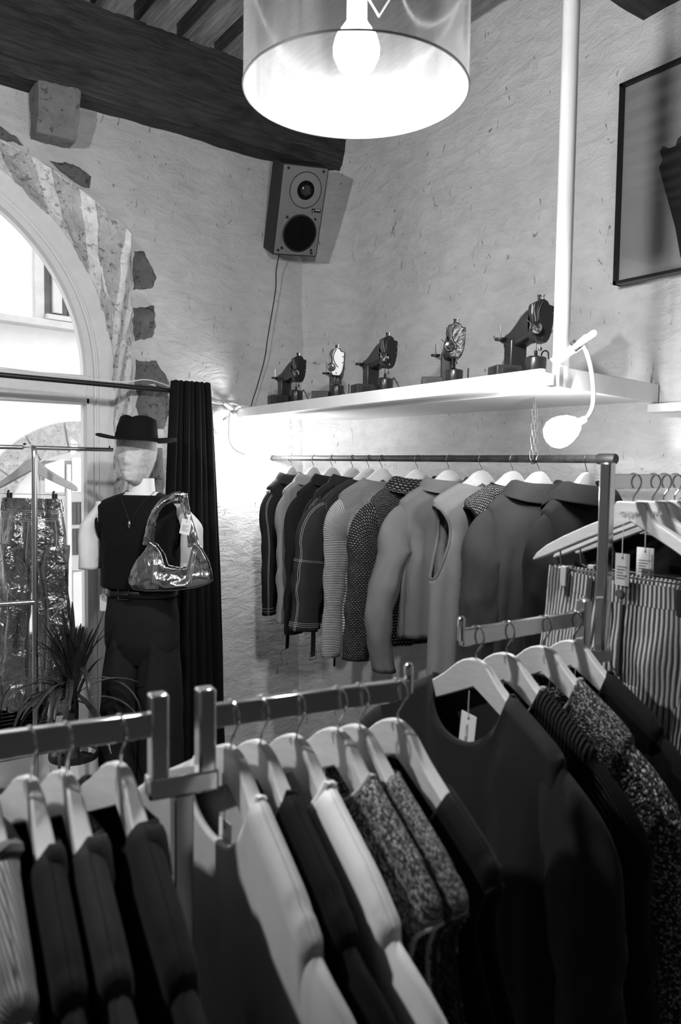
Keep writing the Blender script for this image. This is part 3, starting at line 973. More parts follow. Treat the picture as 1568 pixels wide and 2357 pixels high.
# ------------------------------------------------------------------ curtain and its rod
cr = thing('curtain_rod', 'thin black curtain rod across the arched door', 'curtain rod', (0, 3.57, 1.955))
MB().cyl((-1.2, 0, .045), (1.58, 0, -.012), .0115, 14).build('rod', 'black_metal', cr)
MB().lathe([(0, 0), (.015, 0), (.015, .02), (.006, .03), (0, .03)], (1.58, 0, -.012), 14, axis_m((1, 0, 0))).build('finial', 'black_metal', cr)
MB().cyl((1.55, 0, -.012), (1.55, .09, -.012), .006, 10).build('bracket', 'black_metal', cr)
cu = thing('curtain', 'long black pleated curtain gathered at the side of the door', 'curtain', (1.64, 3.52, 0))
def curt(u, v):
    x = lerp(lerp(-.105, .095, u), lerp(-.175, .195, u), v ** .8)
    z = lerp(1.985, .02, v)
    ph = 2 * PI * 7.5 * u + .6 * math.sin(v * 4) + .5 * fbm(u * 3, v * 2)
    y = .026 * math.sin(ph) * lerp(.75, 1.25, v) + .01 * math.sin(ph * .5 + 1)
    return (x + .006 * math.cos(ph), y - .012, z + (.004 * math.sin(ph * 2) if v == 0 else 0))
MB().grid(curt, 150, 40, su=.9, sv=2).build('drape', 'curtain_black', cu, angle=180, solid=.002)
MB().grid(lambda u, v: tuple(a + b for a, b in zip(curt(u, .0 + v * .035), (0, -.003, 0))), 150, 2, su=.9, sv=.1).build('header_tape', 'curtain_black', cu, angle=180)
for i in range(4):
    x = -.09 + i * .055
    MB().tube([(x + .0, .05 + .013 * math.cos(2 * PI * k / 16), 1.945 + .018 * math.sin(2 * PI * k / 16)) for k in range(16)], .002, 6, True).build('curtain_ring', 'chrome', cu)

# ------------------------------------------------------------------ hanging rod under the shelf with its chains
rod = thing('hanging_rod', 'black metal clothes rod hung on chains below the shelf', 'clothes rod', (2.15, 2.55, 1.628))
MB().cyl((0, 1.05, 0), (0, -1.0, 0), .0135, 20).build('rod', 'rod_worn', rod)
MB().lathe([(0, 0), (.0165, 0), (.0175, .004), (.0175, .062), (.0155, .066), (0, .066)], (0, -.985, 0), 20, axis_m((0, -1, 0))).build('end_cap', 'rubber', rod)
MB().lathe([(0, 0), (.0155, 0), (.0155, .022), (0, .022)], (0, 1.04, 0), 20, axis_m((0, 1, 0))).build('end_cap', 'rubber', rod)
def chain(y, label):
    C = thing('hanging_chain', label, 'chain', (2.15, y, 1.836))
    lk = None
    def link_mesh():
        pts = []
        for k in range(20):
            a = 2 * PI * k / 20
            pts.append((.0055 * math.cos(a), 0, .0055 * math.sin(a) + (.011 if math.sin(a) >= 0 else -.011)))
        return MB().tube(pts, .0014, 6, True)
    MB().tube([(0, 0, .012), (0, 0, -.004), (.004, 0, -.012), (0, 0, -.018), (-.005, 0, -.012)], .002, 6).build('screw_eye', 'chain_steel', C)
    for s in (-1, 1):
        n = 8
        top, bot = Vector((s * .004, 0, -.016)), Vector((s * .0165, s * .004, -.205))
        for i in range(n):
            p = top.lerp(bot, (i + .5) / n)
            if lk is None:
                o = link_mesh().build('link', 'chain_steel', C)
                lk = o
            else:
                o = lk.copy()
                COL.objects.link(o)
            o.location = p
            o.rotation_euler = (0, s * -.07, PI / 2 * (i % 2) + .5)
    loop = [(.0172 * math.cos(a), .003 * math.sin(3 * a), -.208 + .0172 * math.sin(a)) for a in [PI * (1 + k / 10) for k in range(11)]]
    MB().tube(loop, .0022, 6).build('bottom_loop', 'chain_steel', C)
chain(3.436, 'thin steel chain holding the rod near the glowing clamp lamp by the curtain')
chain(1.832, 'thin steel chain holding the rod beside the pole clamp lamp')

# ------------------------------------------------------------------ rail stand in front of the door
st = thing('rail_stand', 'round tubular steel garment rail standing before the glass door', 'garment rail', (.87, 3.45, 0))
MB().cyl((-1.25, 0, 1.655), (.355, 0, 1.651), .0092, 14).build('rail', 'steel', st)
MB().tube(smooth_path([(-.022, 0, 1.652), (-.022, -.115, 1.652), (-.022, -.143, 1.642), (-.022, -.151, 1.61)], 5) + [Vector((-.032, -.151, .02))], .0115, 16).build('upright', 'steel', st)
MB().cyl((-1.2, -.012, .02), (-1.2, -.012, 1.65), .0115, 16).build('upright', 'steel', st)
MB().cyl((-1.2, -.012, 1.025), (-.027, -.151, 1.02), .0115, 16).build('cross_bar', 'steel', st)
for x in (0, -1.2):
    MB().cyl((x, -.22, .015), (x, .22, .015), .012, 12).build('foot', 'steel', st)
MB().lathe([(0, 0), (.006, 0), (.006, .006), (.009, .008), (0, .012)], (-.022, 0, 1.66), 10).build('rail_screw', 'black_metal', st)
MB().lathe([(0, 0), (.004, 0), (.004, .006), (0, .01)], (.34, 0, 1.66), 10).build('rail_screw', 'black_metal', st)
# ------------------------------------------------------------------ hangers
HT = [(0, 0), (.012, -.0012), (.024, -.005), (.036, -.0125), (.048, -.0235), (.062, -.036), (.08, -.049), (.10, -.061), (.125, -.0745), (.15, -.088), (.175, -.102), (.188, -.111), (.195, -.120)]
HB = [(0, -.050), (.012, -.056), (.05, -.0735), (.10, -.0955), (.15, -.1175), (.188, -.132), (.195, -.134)]
FT = [(0, 0), (.030, 0), (.034, -.002), (.050, -.030), (.062, -.040), (.10, -.057), (.15, -.082), (.19, -.105), (.215, -.125), (.222, -.136)]
FB = [(0, -.042), (.05, -.064), (.10, -.086), (.15, -.110), (.20, -.134), (.222, -.142)]
_hm = {}
def hanger_body(kind):
    top, bot = (HT, HB) if kind == 'round' else (FT, FB)
    xs = [p[0] for p in top]
    xs = [-x for x in xs[:0:-1]] + xs
    mb = MB()
    rings = []
    for x in xs:
        a = abs(x)
        zt, zb = interp(top, a), interp(bot, a)
        yc = .030 * (a / .2) ** 1.25
        t = lerp(.0065, .0105, sstep(0, .09, a))
        if a > .20:
            t *= .8
        c = min(.0025, (zt - zb) * .25)
        rings.append([(x, yc - t + c, zt), (x, yc + t - c, zt), (x, yc + t, zt - c), (x, yc + t, zb + c), (x, yc + t - c, zb), (x, yc - t + c, zb), (x, yc - t, zb + c), (x, yc - t, zt - c)])
    vs = [p for r_ in rings for p in r_]
    fs = []
    for i in range(len(rings) - 1):
        for j in range(8):
            fs.append((i * 8 + j, (i + 1) * 8 + j, (i + 1) * 8 + (j + 1) % 8, i * 8 + (j + 1) % 8))
    fs.append(tuple(range(8)))
    fs.append(tuple((len(rings) - 1) * 8 + j for j in range(8))[::-1])
    return mb.add(vs, fs)
HOOK = .058                                   # bar top lies this far above the wooden top
def hanger(loc, rz, label, group, kind='round', clips=None, text=None, flip=1):
    H = thing('clothes_hanger', label, 'hanger', loc, rz, group)
    def shared(key, make, name, mat, parent=H, **kw):
        if key in _hm:
            o = _hm[key].copy()
            COL.objects.link(o)
            o.parent = parent
        else:
            o = make().build(name, mat, parent, **kw)
            _hm[key] = o
        return o
    shared('b' + kind, lambda: hanger_body(kind), 'wooden_body', 'hanger_wood', angle=30)
    def hook():
        r = .0175
        pts = [(0, 0, -.008), (0, 0, .008), (.003 * flip, 0, .0135), (.012 * flip, 0, .026), (.0165 * flip, 0, .034)]
        zc = HOOK - r
        for k in range(13):
            a = R(-10 + 215 * k / 12)
            pts.append((r * math.cos(a) * flip, 0, zc + r * math.sin(a)))
        return MB().tube(pts, .0017, 8)
    shared('h%d' % flip, hook, 'hook', 'chrome')
    if clips:
        w, zb = clips
        def bar():
            return MB().tube([(-.165, .02, -.115), (-.165, .015, zb), (-.155, .012, zb - .006), (.155, .012, zb - .006), (.165, .015, zb), (.165, .02, -.115)], .002, 8)
        shared('bar%.3f' % zb, bar, 'clip_bar', 'chrome')
        for s in (-1, 1):
            c = MB().box((s * w, .002, zb - .022), (.016, .012, .045)).box((s * w, .022, zb - .022), (.016, .012, .045))
            c.build('clip', 'emboss_grey', H, bevel=.002)
    if text:
        letters(text, .020, M['emboss_grey'], H, Matrix.Translation((.036, .0095, -.030)) @ Matrix.Rotation(PI, 4, 'Z') @ Matrix.Rotation(PI / 2, 4, 'X'), 'embossed_letters')
    return H

def letters(txt, size, mat, parent, mw, name):
    c = bpy.data.curves.new(name, 'FONT')
    c.body = txt
    c.size = size
    c.extrude = .0003
    tmp = bpy.data.objects.new(name + '_tmp', c)
    COL.objects.link(tmp)
    dg = bpy.context.evaluated_depsgraph_get()
    me = bpy.data.meshes.new_from_object(tmp.evaluated_get(dg))
    bpy.data.objects.remove(tmp)
    me.transform(mw)
    me.materials.clear()
    me.materials.append(mat)
    o = bpy.data.objects.new(name, me)
    COL.objects.link(o)
    o.parent = parent
    return o

def price_tag(parent, top, drop, w, h, mat='tag_paper', rz=0., lines=4, txt=None, hole=True, tilt=0.):
    """Card on a string: string end at top, card hanging drop below it; card faces local -y turned by rz."""
    top = Vector(top)
    m = Matrix.Rotation(rz, 3, 'Z') @ Matrix.Rotation(tilt, 3, 'Y')
    c = top + Vector((0, 0, -drop))
    q = lambda a, b, d: c + m @ Vector((a, d, b))
    card = MB().prism([(-w / 2, .008), (w / 2, .008), (w / 2, .008 - h), (-w / 2, .008 - h)], .0008, lambda a, b, d: q(a, b, d)).build('price_tag', mat, parent, smooth=False)
    MB().tube([top, top.lerp(c, .5) + Vector((.001, 0, 0)), c + m @ Vector((0, -.001, 0))], .0008, 5).build('tag_string', 'tag_string', card)
    if hole:
        MB().lathe([(0, 0), (.0024, 0), (.0024, .0006), (0, .0006)], q(0, 0, -.0003), 10, m @ axis_m((0, -1, 0))).build('tag_eyelet', 'print_ink', card)
    for i in range(lines):
        z = -h * .28 - i * h * .09
        ww = w * (.34 - .06 * ((i * 7) % 3))
        MB().prism([(-w * .36, z), (-w * .36 + 2 * ww, z), (-w * .36 + 2 * ww, z - h * .022), (-w * .36, z - h * .022)], .0002, lambda a, b, d: q(a, b, -.0004 - d)).build('printed_line', 'print_ink', card, smooth=False)
    if txt:
        mw = Matrix.Translation(q(txt[1], txt[2], -.0004)) @ m.to_4x4() @ Matrix.Rotation(PI / 2, 4, 'X') @ Matrix.Rotation(txt[3], 4, 'Z')
        letters(txt[0], txt[4], M['print_ink'], card, mw, 'printed_letters')
    return card

# ------------------------------------------------------------------ garments
class Top:
    """A coat, jacket, sweater or vest on a hanger. Local x across the shoulders, +y front, origin at the base of the neck."""
    def __init__(s, **k):
        d = dict(nw=.092, nf=.07, nb=.018, ny=.05, S=.20, drop=.085, L=.62, chest=.205, hem=.215, dep=.03, fold=.010, kf=3.0, seed=1.,
                 ah=.21, srx=.068, scx=.052, sry=.035, sl=.40, out=4., swing=.0, bend=.0, mat='wool_grey', lin='lining', lf=.3, lb=.3, yd=.35, thin=.003)
        d.update(k)
        s.__dict__.update(d)
        s.drop = -s.shoulder(s.S)
    def shoulder(s, a):
        """The cloth lies on the hanger's top edge."""
        return interp(HT, min(a, .20)) + .010 - .95 * max(0, a - .20)
    def top_z(s, x, front):
        a = abs(x)
        if a < s.nw:
            return s.shoulder(s.nw) - (s.nf if front else s.nb) * math.sqrt(max(0, 1 - (a / s.nw) ** 2))
        return s.shoulder(a)
    def cl(s, y):
        """Cloth packed on a bar is pressed flat by its neighbours: lf room in front, lb behind."""
        l = s.lf if y >= 0 else s.lb
        return y / (1 + (abs(y) / l) ** 5) ** .2
    def yoff(s, x, z):
        """The hanger's forward curve, fading down the garment; the same field for every garment on a bar."""
        return .030 * (min(abs(x), .24) / .2) ** 1.25 * (1 - .75 * sstep(.06, .06 + s.yd, -z))
    def pt(s, u, v):
        a = 2 * PI * u
        sn = math.sin(a)
        c = math.cos(a)
        front = sn >= 0
        x0 = s.S * c
        z0 = s.top_z(x0, front)
        v = v ** 1.7
        z = lerp(z0, -s.L - .05, v)
        d = z0 - z
        w_ = interp([(0, s.S), (.10, s.S * .985), (.24, s.chest), (s.L, s.hem)], d + (0 if abs(x0) > s.nw else .05))
        x = w_ * c
        nk = math.sqrt(max(0, 1 - (x0 / s.nw) ** 2)) if abs(x0) < s.nw else 0
        over = math.sqrt(min(1, d / .014))          # cloth folds over the hanger's top edge
        ytop = s.ny * nk + .0175 * (1 - nk) * over * min(1, abs(sn) * 3.5)
        yb = s.dep * abs(sn) ** .75 * (1 + .15 * math.sin(c * 5 + s.seed))
        y = lerp(ytop, max(yb, ytop), sstep(0, .13, d)) * (1 if front else -1)
        f = s.fold * sstep(.03, .35, d) * (math.sin(c * s.kf * PI + s.seed * 1.7 + (0 if front else 1.1) + d * 1.5) + .6 * math.sin(c * s.kf * 2.1 * PI + s.seed * 3 + d * 2.2))
        y += f * abs(sn) ** .3
        y += .006 * fbm(x * 9, z * 7, s.seed * 5 + (0 if front else 4)) * sstep(.02, .2, d) * abs(sn) ** .3
        return Vector((x, s.cl(y) + s.yoff(x, z), z))
    def side_v(s, u, depth):
        z0 = s.top_z(s.S * math.cos(2 * PI * u), math.sin(2 * PI * u) >= 0)
        return (max(0, depth) / (z0 + s.L + .05)) ** (1 / 1.7)
    def nrm(s, u, v):
        e = .004
        a = s.pt(u + e, v) - s.pt(u - e, v)
        b = s.pt(u, v + e) - s.pt(u, max(0, v - e))
        n = a.cross(b)
        n = n.normalized() if n.length > 1e-9 else Vector((0, 1, 0))
        p = s.pt(u, v)
        return n if n.dot(Vector((p.x, p.y * 6, 0))) > 0 else -n
    def sleeve_pt(s, sg, t, w):
        """t around, w along; sg the side."""
        A = .26
        Q = Vector((s.S - .035, 0, -s.drop - s.ah * .93))
        r0, r1 = s.ah * .97, 2 * s.srx
        if w <= A:
            k = w / A
            an = R(84) * k
            Rr = lerp(r0, r1, k ** .7)
            o = Vector((math.sin(an), 0, math.cos(an)))
            c = Q + o * Rr / 2
            e1, h1, h2 = o, Rr / 2, lerp(.022, s.sry, sstep(0, 1, k))
        else:
            k = (w - A) / (1 - A)
            an = R(84)
            o0 = Vector((math.sin(an), 0, math.cos(an)))
            c0 = Q + o0 * r1 / 2
            ou = R(s.out)
            d = Vector((math.sin(ou), 0, -math.cos(ou)))
            c = c0 + d * s.sl * k + Vector((s.bend * math.sin(PI * k), s.swing * k ** 1.5, 0))
            e1 = Vector((math.cos(ou), 0, math.sin(ou)))
            h1 = lerp(s.srx, s.scx, k) * (1 + .07 * math.sin(9 * k + s.seed * 2))
            h2 = lerp(s.sry, s.sry * .8, k)
        a = 2 * PI * t
        wr = 1 + (.14 * fbm(math.cos(a) * 1.3 + s.seed, w * 7, math.sin(a) * 1.3) + .06 * math.sin(w * 26 + 2.2 * math.sin(a + s.seed) + s.seed) * sstep(.25, .5, w) * (1 - sstep(.6, .95, w))) * sstep(.1, .4, w)
        p = c + e1 * h1 * math.cos(a) * wr + Vector((0, 1, 0)) * h2 * math.sin(a) * wr
        return Vector((p.x * sg, s.cl(p.y) + s.yoff(p.x, p.z), p.z))
    def seam(s, mb, uv, off=.002, r=.0008):
        pts = [s.pt(*q) + s.nrm(*q) * off for q in uv]
        mb.tube(pts, r, 5)
    def build(s, name, label, loc, rz, group=None, sleeves=(1, -1), collar=None, trim=None, cuff=None, hemband=None, cat='garment',
              stitch=None, armtrim=None, buttons=0, matcol=None):
        G = thing(name, label, cat, loc, rz, group)
        hole = None
        if armtrim:
            hd = armtrim['d']
            def hole(u, v):
                c, sn = math.cos(2 * PI * u), abs(math.sin(2 * PI * u))
                d = v ** 1.7 * (s.top_z(s.S * c, math.sin(2 * PI * u) >= 0) + s.L + .05)
                hw = armtrim['w'] * math.sqrt(max(0, 1 - ((d - .02 - hd / 2) / (hd / 2)) ** 2))
                return sn < hw and .02 < d < hd + .02
        per = 4 * (s.S + .02)
        MB().grid(s.pt, 84, 46, True, per, s.L, skip=hole, arc=True).build('body', s.mat, G, angle=180, solid=s.thin)
        for sg in sleeves:
            sv = MB().grid(lambda t, w: s.sleeve_pt(sg, t, w), 36, 34, True, .36, s.sl + .25).build('sleeve', s.mat, G, angle=180, solid=s.thin)
            if cuff:
                cm, w0 = cuff
                def cf(t, w):
                    p = s.sleeve_pt(sg, t, lerp(w0, 1.004, w))
                    c = s.sleeve_pt(sg, 0, lerp(w0, 1., w)).lerp(s.sleeve_pt(sg, .5, lerp(w0, 1., w)), .5)
                    return p + (p - c) * .05
                MB().grid(cf, 36, 4, True, .36, .08).build('cuff', cm, sv, angle=180)
            if stitch:
                mb = MB()
                for w0 in stitch.get('rings', (.93, .955)):
                    loop = []
                    for i in range(36):
                        p = s.sleeve_pt(sg, i / 36, w0)
                        c = s.sleeve_pt(sg, 0, w0).lerp(s.sleeve_pt(sg, .5, w0), .5)
                        loop.append(p + (p - c).normalized() * .0016)
                    mb.tube(loop, .0008, 5, True)
                for t0 in stitch.get('lines', (.20, .225)):
                    ln = []
                    for i in range(30):
                        w0 = lerp(.02, 1., i / 29)
                        p = s.sleeve_pt(sg, t0, w0)
                        c = s.sleeve_pt(sg, 0, w0).lerp(s.sleeve_pt(sg, .5, w0), .5)
                        ln.append(p + (p - c).normalized() * .0016)
                    mb.tube(ln, .0008, 5)
                mb.build('stitching', 'stitching', sv)
        if stitch and stitch.get('body', True):
            mb = MB()
            for dz in (.03, .036):
                for rng in ((.03, .22), (.28, .47), (.53, .72), (.78, .97)):
                    s.seam(mb, [(lerp(rng[0], rng[1], i / 14), s.side_v(lerp(rng[0], rng[1], i / 14), s.L - .03 + dz - .036)) for i in range(15)])
            yk = stitch.get('yoke', .16)
            for dz in (0, .007):
                for rng in ((.06, .44), (.56, .94)):
                    s.seam(mb, [(lerp(rng[0], rng[1], i / 24), s.side_v(lerp(rng[0], rng[1], i / 24), max(.01, yk + dz + .05 + s.top_z(s.S * math.cos(2 * PI * lerp(rng[0], rng[1], i / 24)), lerp(rng[0], rng[1], i / 24) < .5)))) for i in range(25)])
            for du in (.0, .008):
                for u0 in (.0, .5):
                    for sgn in (-1, 1):
                        s.seam(mb, [(u0 + sgn * (.035 + du), lerp(.02, .98, i / 24)) for i in range(25)])
            mb.build('stitching', 'stitching', G)
        if armtrim:
            for u0 in (0., .5):
                loop = []
                for i in range(48):
                    a = 2 * PI * i / 48
                    d = .02 + hd / 2 - hd / 2 * math.cos(a)
                    sn = armtrim['w'] * abs(math.sin(a)) * 1.02
                    du = math.asin(min(1, sn)) / (2 * PI) * (1 if math.sin(a) >= 0 else -1)
                    u = (u0 + du) % 1
                    loop.append(s.pt(u, max(.0, s.side_v(u, d))))
                MB().tube(loop, armtrim.get('r', .005), 8, True).build('armhole_binding', armtrim.get('mat', s.mat), G)
        zn = s.shoulder(s.nw)
        nk = lambda f: Vector((s.nw * math.cos(f), s.cl(s.ny * math.sin(f)) + s.yoff(s.nw * math.cos(f), zn), zn - (s.nf if math.sin(f) >= 0 else s.nb) * abs(math.sin(f))))
        if trim:
            loop = [nk(2 * PI * i / 56) for i in range(56)]
            loop = [v_ - Vector((0, .15 * (v_.y - s.yoff(v_.x, zn)), 0)) for v_ in loop]
            MB().tube(loop, trim[1], 8, True, flat=trim[2] if len(trim) > 2 else 1.).build('neckband', trim[0], G)
        if collar:
            gap = collar.get('gap', 30)
            prof = collar['prof']
            def cf(u, v):
                f = lerp(R(90 + gap), R(450 - gap), u)
                b = nk(f)
                o, h = interp([(i / (len(prof) - 1), p[0]) for i, p in enumerate(prof)], v), interp([(i / (len(prof) - 1), p[1]) for i, p in enumerate(prof)], v)
                e = abs(u - .5) * 2
                ex = collar.get('point', 0.) * sstep(.75, 1., e) * v
                r_ = Vector((math.cos(f), math.sin(f) * 1.1, 0)).normalized()
                h *= lerp(1., collar.get('front', .8), e)
                o *= lerp(1., collar.get('fo', 1.), e)
                y0 = s.yoff(b.x, zn)
                p = b + r_ * o + Vector((0, ex * .35 - y0, h - ex))
                p.y = s.cl(p.y * .98) + s.yoff(p.x, p.z)
                p.z += .004 * fbm(u * 6, v * 3, s.seed) * v
                return p
            MB().grid(cf, 48, 14, False, .4, .12).build('collar', matcol or s.mat, G, angle=180, solid=.003)
        for i in range(buttons):
            u, v = .252, .25 + i * .12
            p, n = s.pt(u, v), s.nrm(u, v)
            MB().lathe([(0, .003), (.009, .003), (.0095, .001), (.008, 0)], p, 14, axis_m(n)).build('button', 'button_dark', G)
        if hemband:
            MB().grid(lambda u, v: s.pt(u, lerp(1 - hemband[1] / s.L / 1.7, 1.002, v)) * 1.0 + Vector((0, .003 * (1 if math.sin(2 * PI * u) >= 0 else -1), 0)), 84, 3, True, per, .06).build('hem_band', hemband[0], G, angle=180)
        return G
FOLD = dict(prof=[(.0, -.006), (.001, .008), (.005, .016), (.014, .017), (.028, .002), (.038, -.026), (.042, -.036)], gap=26, point=.045, front=.8)
STAND = dict(prof=[(.0, -.004), (-.002, .018), (-.004, .038)], gap=12)
SHAWL = dict(prof=[(.0, -.006), (.001, .010), (.008, .019), (.024, .018), (.046, -.004), (.062, -.036), (.066, -.048)], gap=22, point=.06, front=.7, fo=.9)
LOW = dict(prof=[(.0, -.022), (.002, -.008), (.009, -.002), (.020, -.010), (.030, -.034), (.035, -.052)], gap=30, point=.05, front=.9)
# ------------------------------------------------------------------ clothes on the wall rod (bar along y, shoulders along x, backs to the shop)
RODZ = 1.628 + .0135 - HOOK + .0012                    # height of the wooden top of a hanger on the rod
def on_rod(y, rz=0., nk=0.):
    return (2.15, y, RODZ - nk), R(rz), (2.15, y, RODZ)
gW, gH = None, 'hangers on the rod under the shelf'
def wall_garment(y, rz, top, name, label, hlabel, nk=0., flip=-1, **kw):
    loc, r_, hl = on_rod(y, rz, nk)
    g = top.build(name, label, loc, r_, None, **kw)
    hanger(hl, r_, hlabel, gH, flip=flip)
    return g
BR = {}
g = wall_garment(3.415, 30, Top(lf=0.298, lb=0.073, S=.19, L=.66, chest=.19, hem=.185, dep=.035, mat='denim_dark', seed=1.3, sl=.44, out=0, srx=.055, scx=.05, sry=.035, nf=.12), 'denim_jacket',
                 'dark denim jacket with turned-up collar at the corner end of the rod', 'pale hanger with the dark denim jacket nearest the glowing lamp',
                 collar=dict(FOLD, point=.10), stitch=dict(rings=(.94, .965), lines=(.88, .90), body=False), cat='jacket')
def strap(parent, pts, w, mat, buckle=False):
    P_ = [Vector(p) for p in pts]
    def fn(u, v):
        k = v * (len(P_) - 1)
        i = min(len(P_) - 2, int(k))
        p = P_[i].lerp(P_[i + 1], k - i)
        return p + Vector((w * (u - .5), 0, 0))
    o = MB().grid(fn, 2, 12).build('hanging_belt', mat, parent, angle=180, solid=.003)
    if buckle:
        e = P_[-1]
        MB().tube([e + Vector((-w * .8, -.003, .02)), e + Vector((w * .8, -.003, .02)), e + Vector((w * .8, -.003, -.015)), e + Vector((-w * .8, -.003, -.015))], .002, 6, True).build('belt_buckle', 'dull_metal', o)
    return o
strap(g, [(-.10, -.04, -.55), (-.105, -.045, -.75), (-.11, -.04, -.92)], .032, 'denim_dark')
g = wall_garment(3.214, 22, Top(lf=0.073, lb=0.056, S=.20, L=.70, chest=.20, hem=.20, dep=.035, mat='cotton_light', seed=2.1, sl=.44, out=1, srx=.05, scx=.045), 'trench_coat',
                 'light grey belted coat hanging between two dark denim garments', 'pale hanger with the light grey belted coat',
                 collar=FOLD, cat='coat')
strap(g, [(-.06, -.045, -.60), (-.06, -.05, -.80), (-.055, -.045, -.93)], .036, 'cotton_grey', True)
g = wall_garment(3.054, 14, Top(lf=0.056, lb=0.063, S=.205, L=.68, chest=.21, hem=.22, dep=.04, mat='coat_dark', seed=3.7, sl=.46, out=2, srx=.062, scx=.055), 'dark_coat',
                 'plain dark coat with stand-up collar beside the light grey coat', 'pale hanger with the plain dark coat',
                 collar=FOLD, cat='coat')
strap(g, [(-.02, -.045, -.62), (-.02, -.05, -.8), (-.02, -.045, -.95)], .012, 'coat_dark')
wall_garment(2.891, 8, Top(lf=0.063, lb=0.044, S=.20, L=.60, chest=.205, hem=.205, dep=.035, mat='denim_dark', seed=4.4, sl=.42, out=2, srx=.06, scx=.055), 'denim_shirt',
             'dark denim overshirt with fine pale topstitching, half hidden', 'pale hanger with the half hidden denim overshirt',
             collar=FOLD, stitch=dict(rings=(.93, .95), lines=(.90, .92), yoke=.12), cat='jacket')
wall_garment(2.768, 2, Top(lf=0.044, lb=0.038, S=.235, L=.56, chest=.24, hem=.22, dep=.04, mat='denim_mid', seed=5.2, sl=.37, out=8, srx=.092, scx=.066, sry=.05, drop=.105, nw=.095), 'denim_jacket',
             'collarless denim jacket with wide sleeves and triple-stitched cuffs', 'pale hanger with the wide-sleeved denim jacket',
             trim=('denim_mid', .004), stitch=dict(rings=(.40, .412, .93, .945, .96), lines=(.91, .93), yoke=.10), cat='jacket')
wall_garment(2.675, 0, Top(lf=0.038, lb=0.108, S=.205, L=.66, chest=.21, hem=.21, dep=.03, mat='rib_knit_pale', seed=6.1, sl=.50, out=3, srx=.06, scx=.045, sry=.03), 'ribbed_sweater',
             'pale ribbed knit sweater squeezed beside the tweed jacket', 'pale hanger with the pale ribbed sweater',
             trim=('rib_knit_pale', .006), cat='sweater')
wall_garment(2.44, 0, Top(lf=0.108, lb=0.083, S=.215, L=.67, chest=.225, hem=.225, dep=.05, mat='tweed_dark', seed=7.4, sl=.45, out=5, srx=.078, scx=.06, sry=.05, drop=.08), 'tweed_jacket',
             'dark tweed jacket with small pale check and notched collar', 'pale hanger with the dark tweed jacket',
             collar=SHAWL, cat='jacket')
wall_garment(2.252, -3, Top(lf=0.083, lb=0.078, S=.215, L=.60, chest=.225, hem=.23, dep=.055, mat='cotton_grey', seed=8.3, sl=.46, out=5, srx=.072, scx=.045, sry=.05, bend=.05, fold=.016, drop=.08), 'grey_jacket',
             'mid grey cotton jacket with bulky bent sleeve', 'pale hanger with the mid grey cotton jacket',
             collar=dict(FOLD, gap=35), cat='jacket')
wall_garment(2.077, -5, Top(lf=0.078, lb=0.070, S=.20, L=.74, chest=.215, hem=.225, dep=.055, mat='cotton_vest', seed=9.7, fold=.012, drop=.075, nf=.05, ny=.04), 'sleeveless_coat',
             'sleeveless light grey coat with long bound armholes', 'pale hanger with the sleeveless light grey coat',
             sleeves=(), armtrim=dict(d=.27, w=.60, r=.006, mat='cotton_grey'), cat='coat')
wall_garment(1.923, -4, Top(lf=0.070, lb=0.054, S=.195, L=.62, chest=.21, hem=.215, dep=.045, mat='tweed_vest', seed=10.9, drop=.075), 'tweed_vest',
             'sleeveless black and white basket-weave vest with deep armholes', 'pale hanger with the basket-weave vest',
             sleeves=(), armtrim=dict(d=.27, w=.6, r=.006, mat='tweed_vest'), trim=('tweed_vest', .006), cat='vest')
wall_garment(1.803, -3, Top(lf=0.054, lb=0.065, S=.21, L=.80, chest=.225, hem=.24, dep=.065, mat='wool_charcoal', seed=11.2, sl=.46, out=5, srx=.075, scx=.062, sry=.055, drop=.08), 'wool_coat',
             'charcoal wool coat with broad turned-down collar', 'pale hanger with the charcoal wool coat',
             collar=SHAWL, cat='coat')
wall_garment(1.607, 10, Top(lf=0.065, lb=0.298, S=.21, L=.80, chest=.215, hem=.23, dep=.055, mat='wool_black', seed=12.5, sl=.46, out=5, srx=.07, scx=.06, sry=.05, drop=.08), 'wool_coat',
             'black wool coat with wide pointed collar at the capped end of the rod', 'pale hanger with the black wool coat at the capped rod end',
             collar=dict(SHAWL, point=.14, fo=1.3), cat='coat')

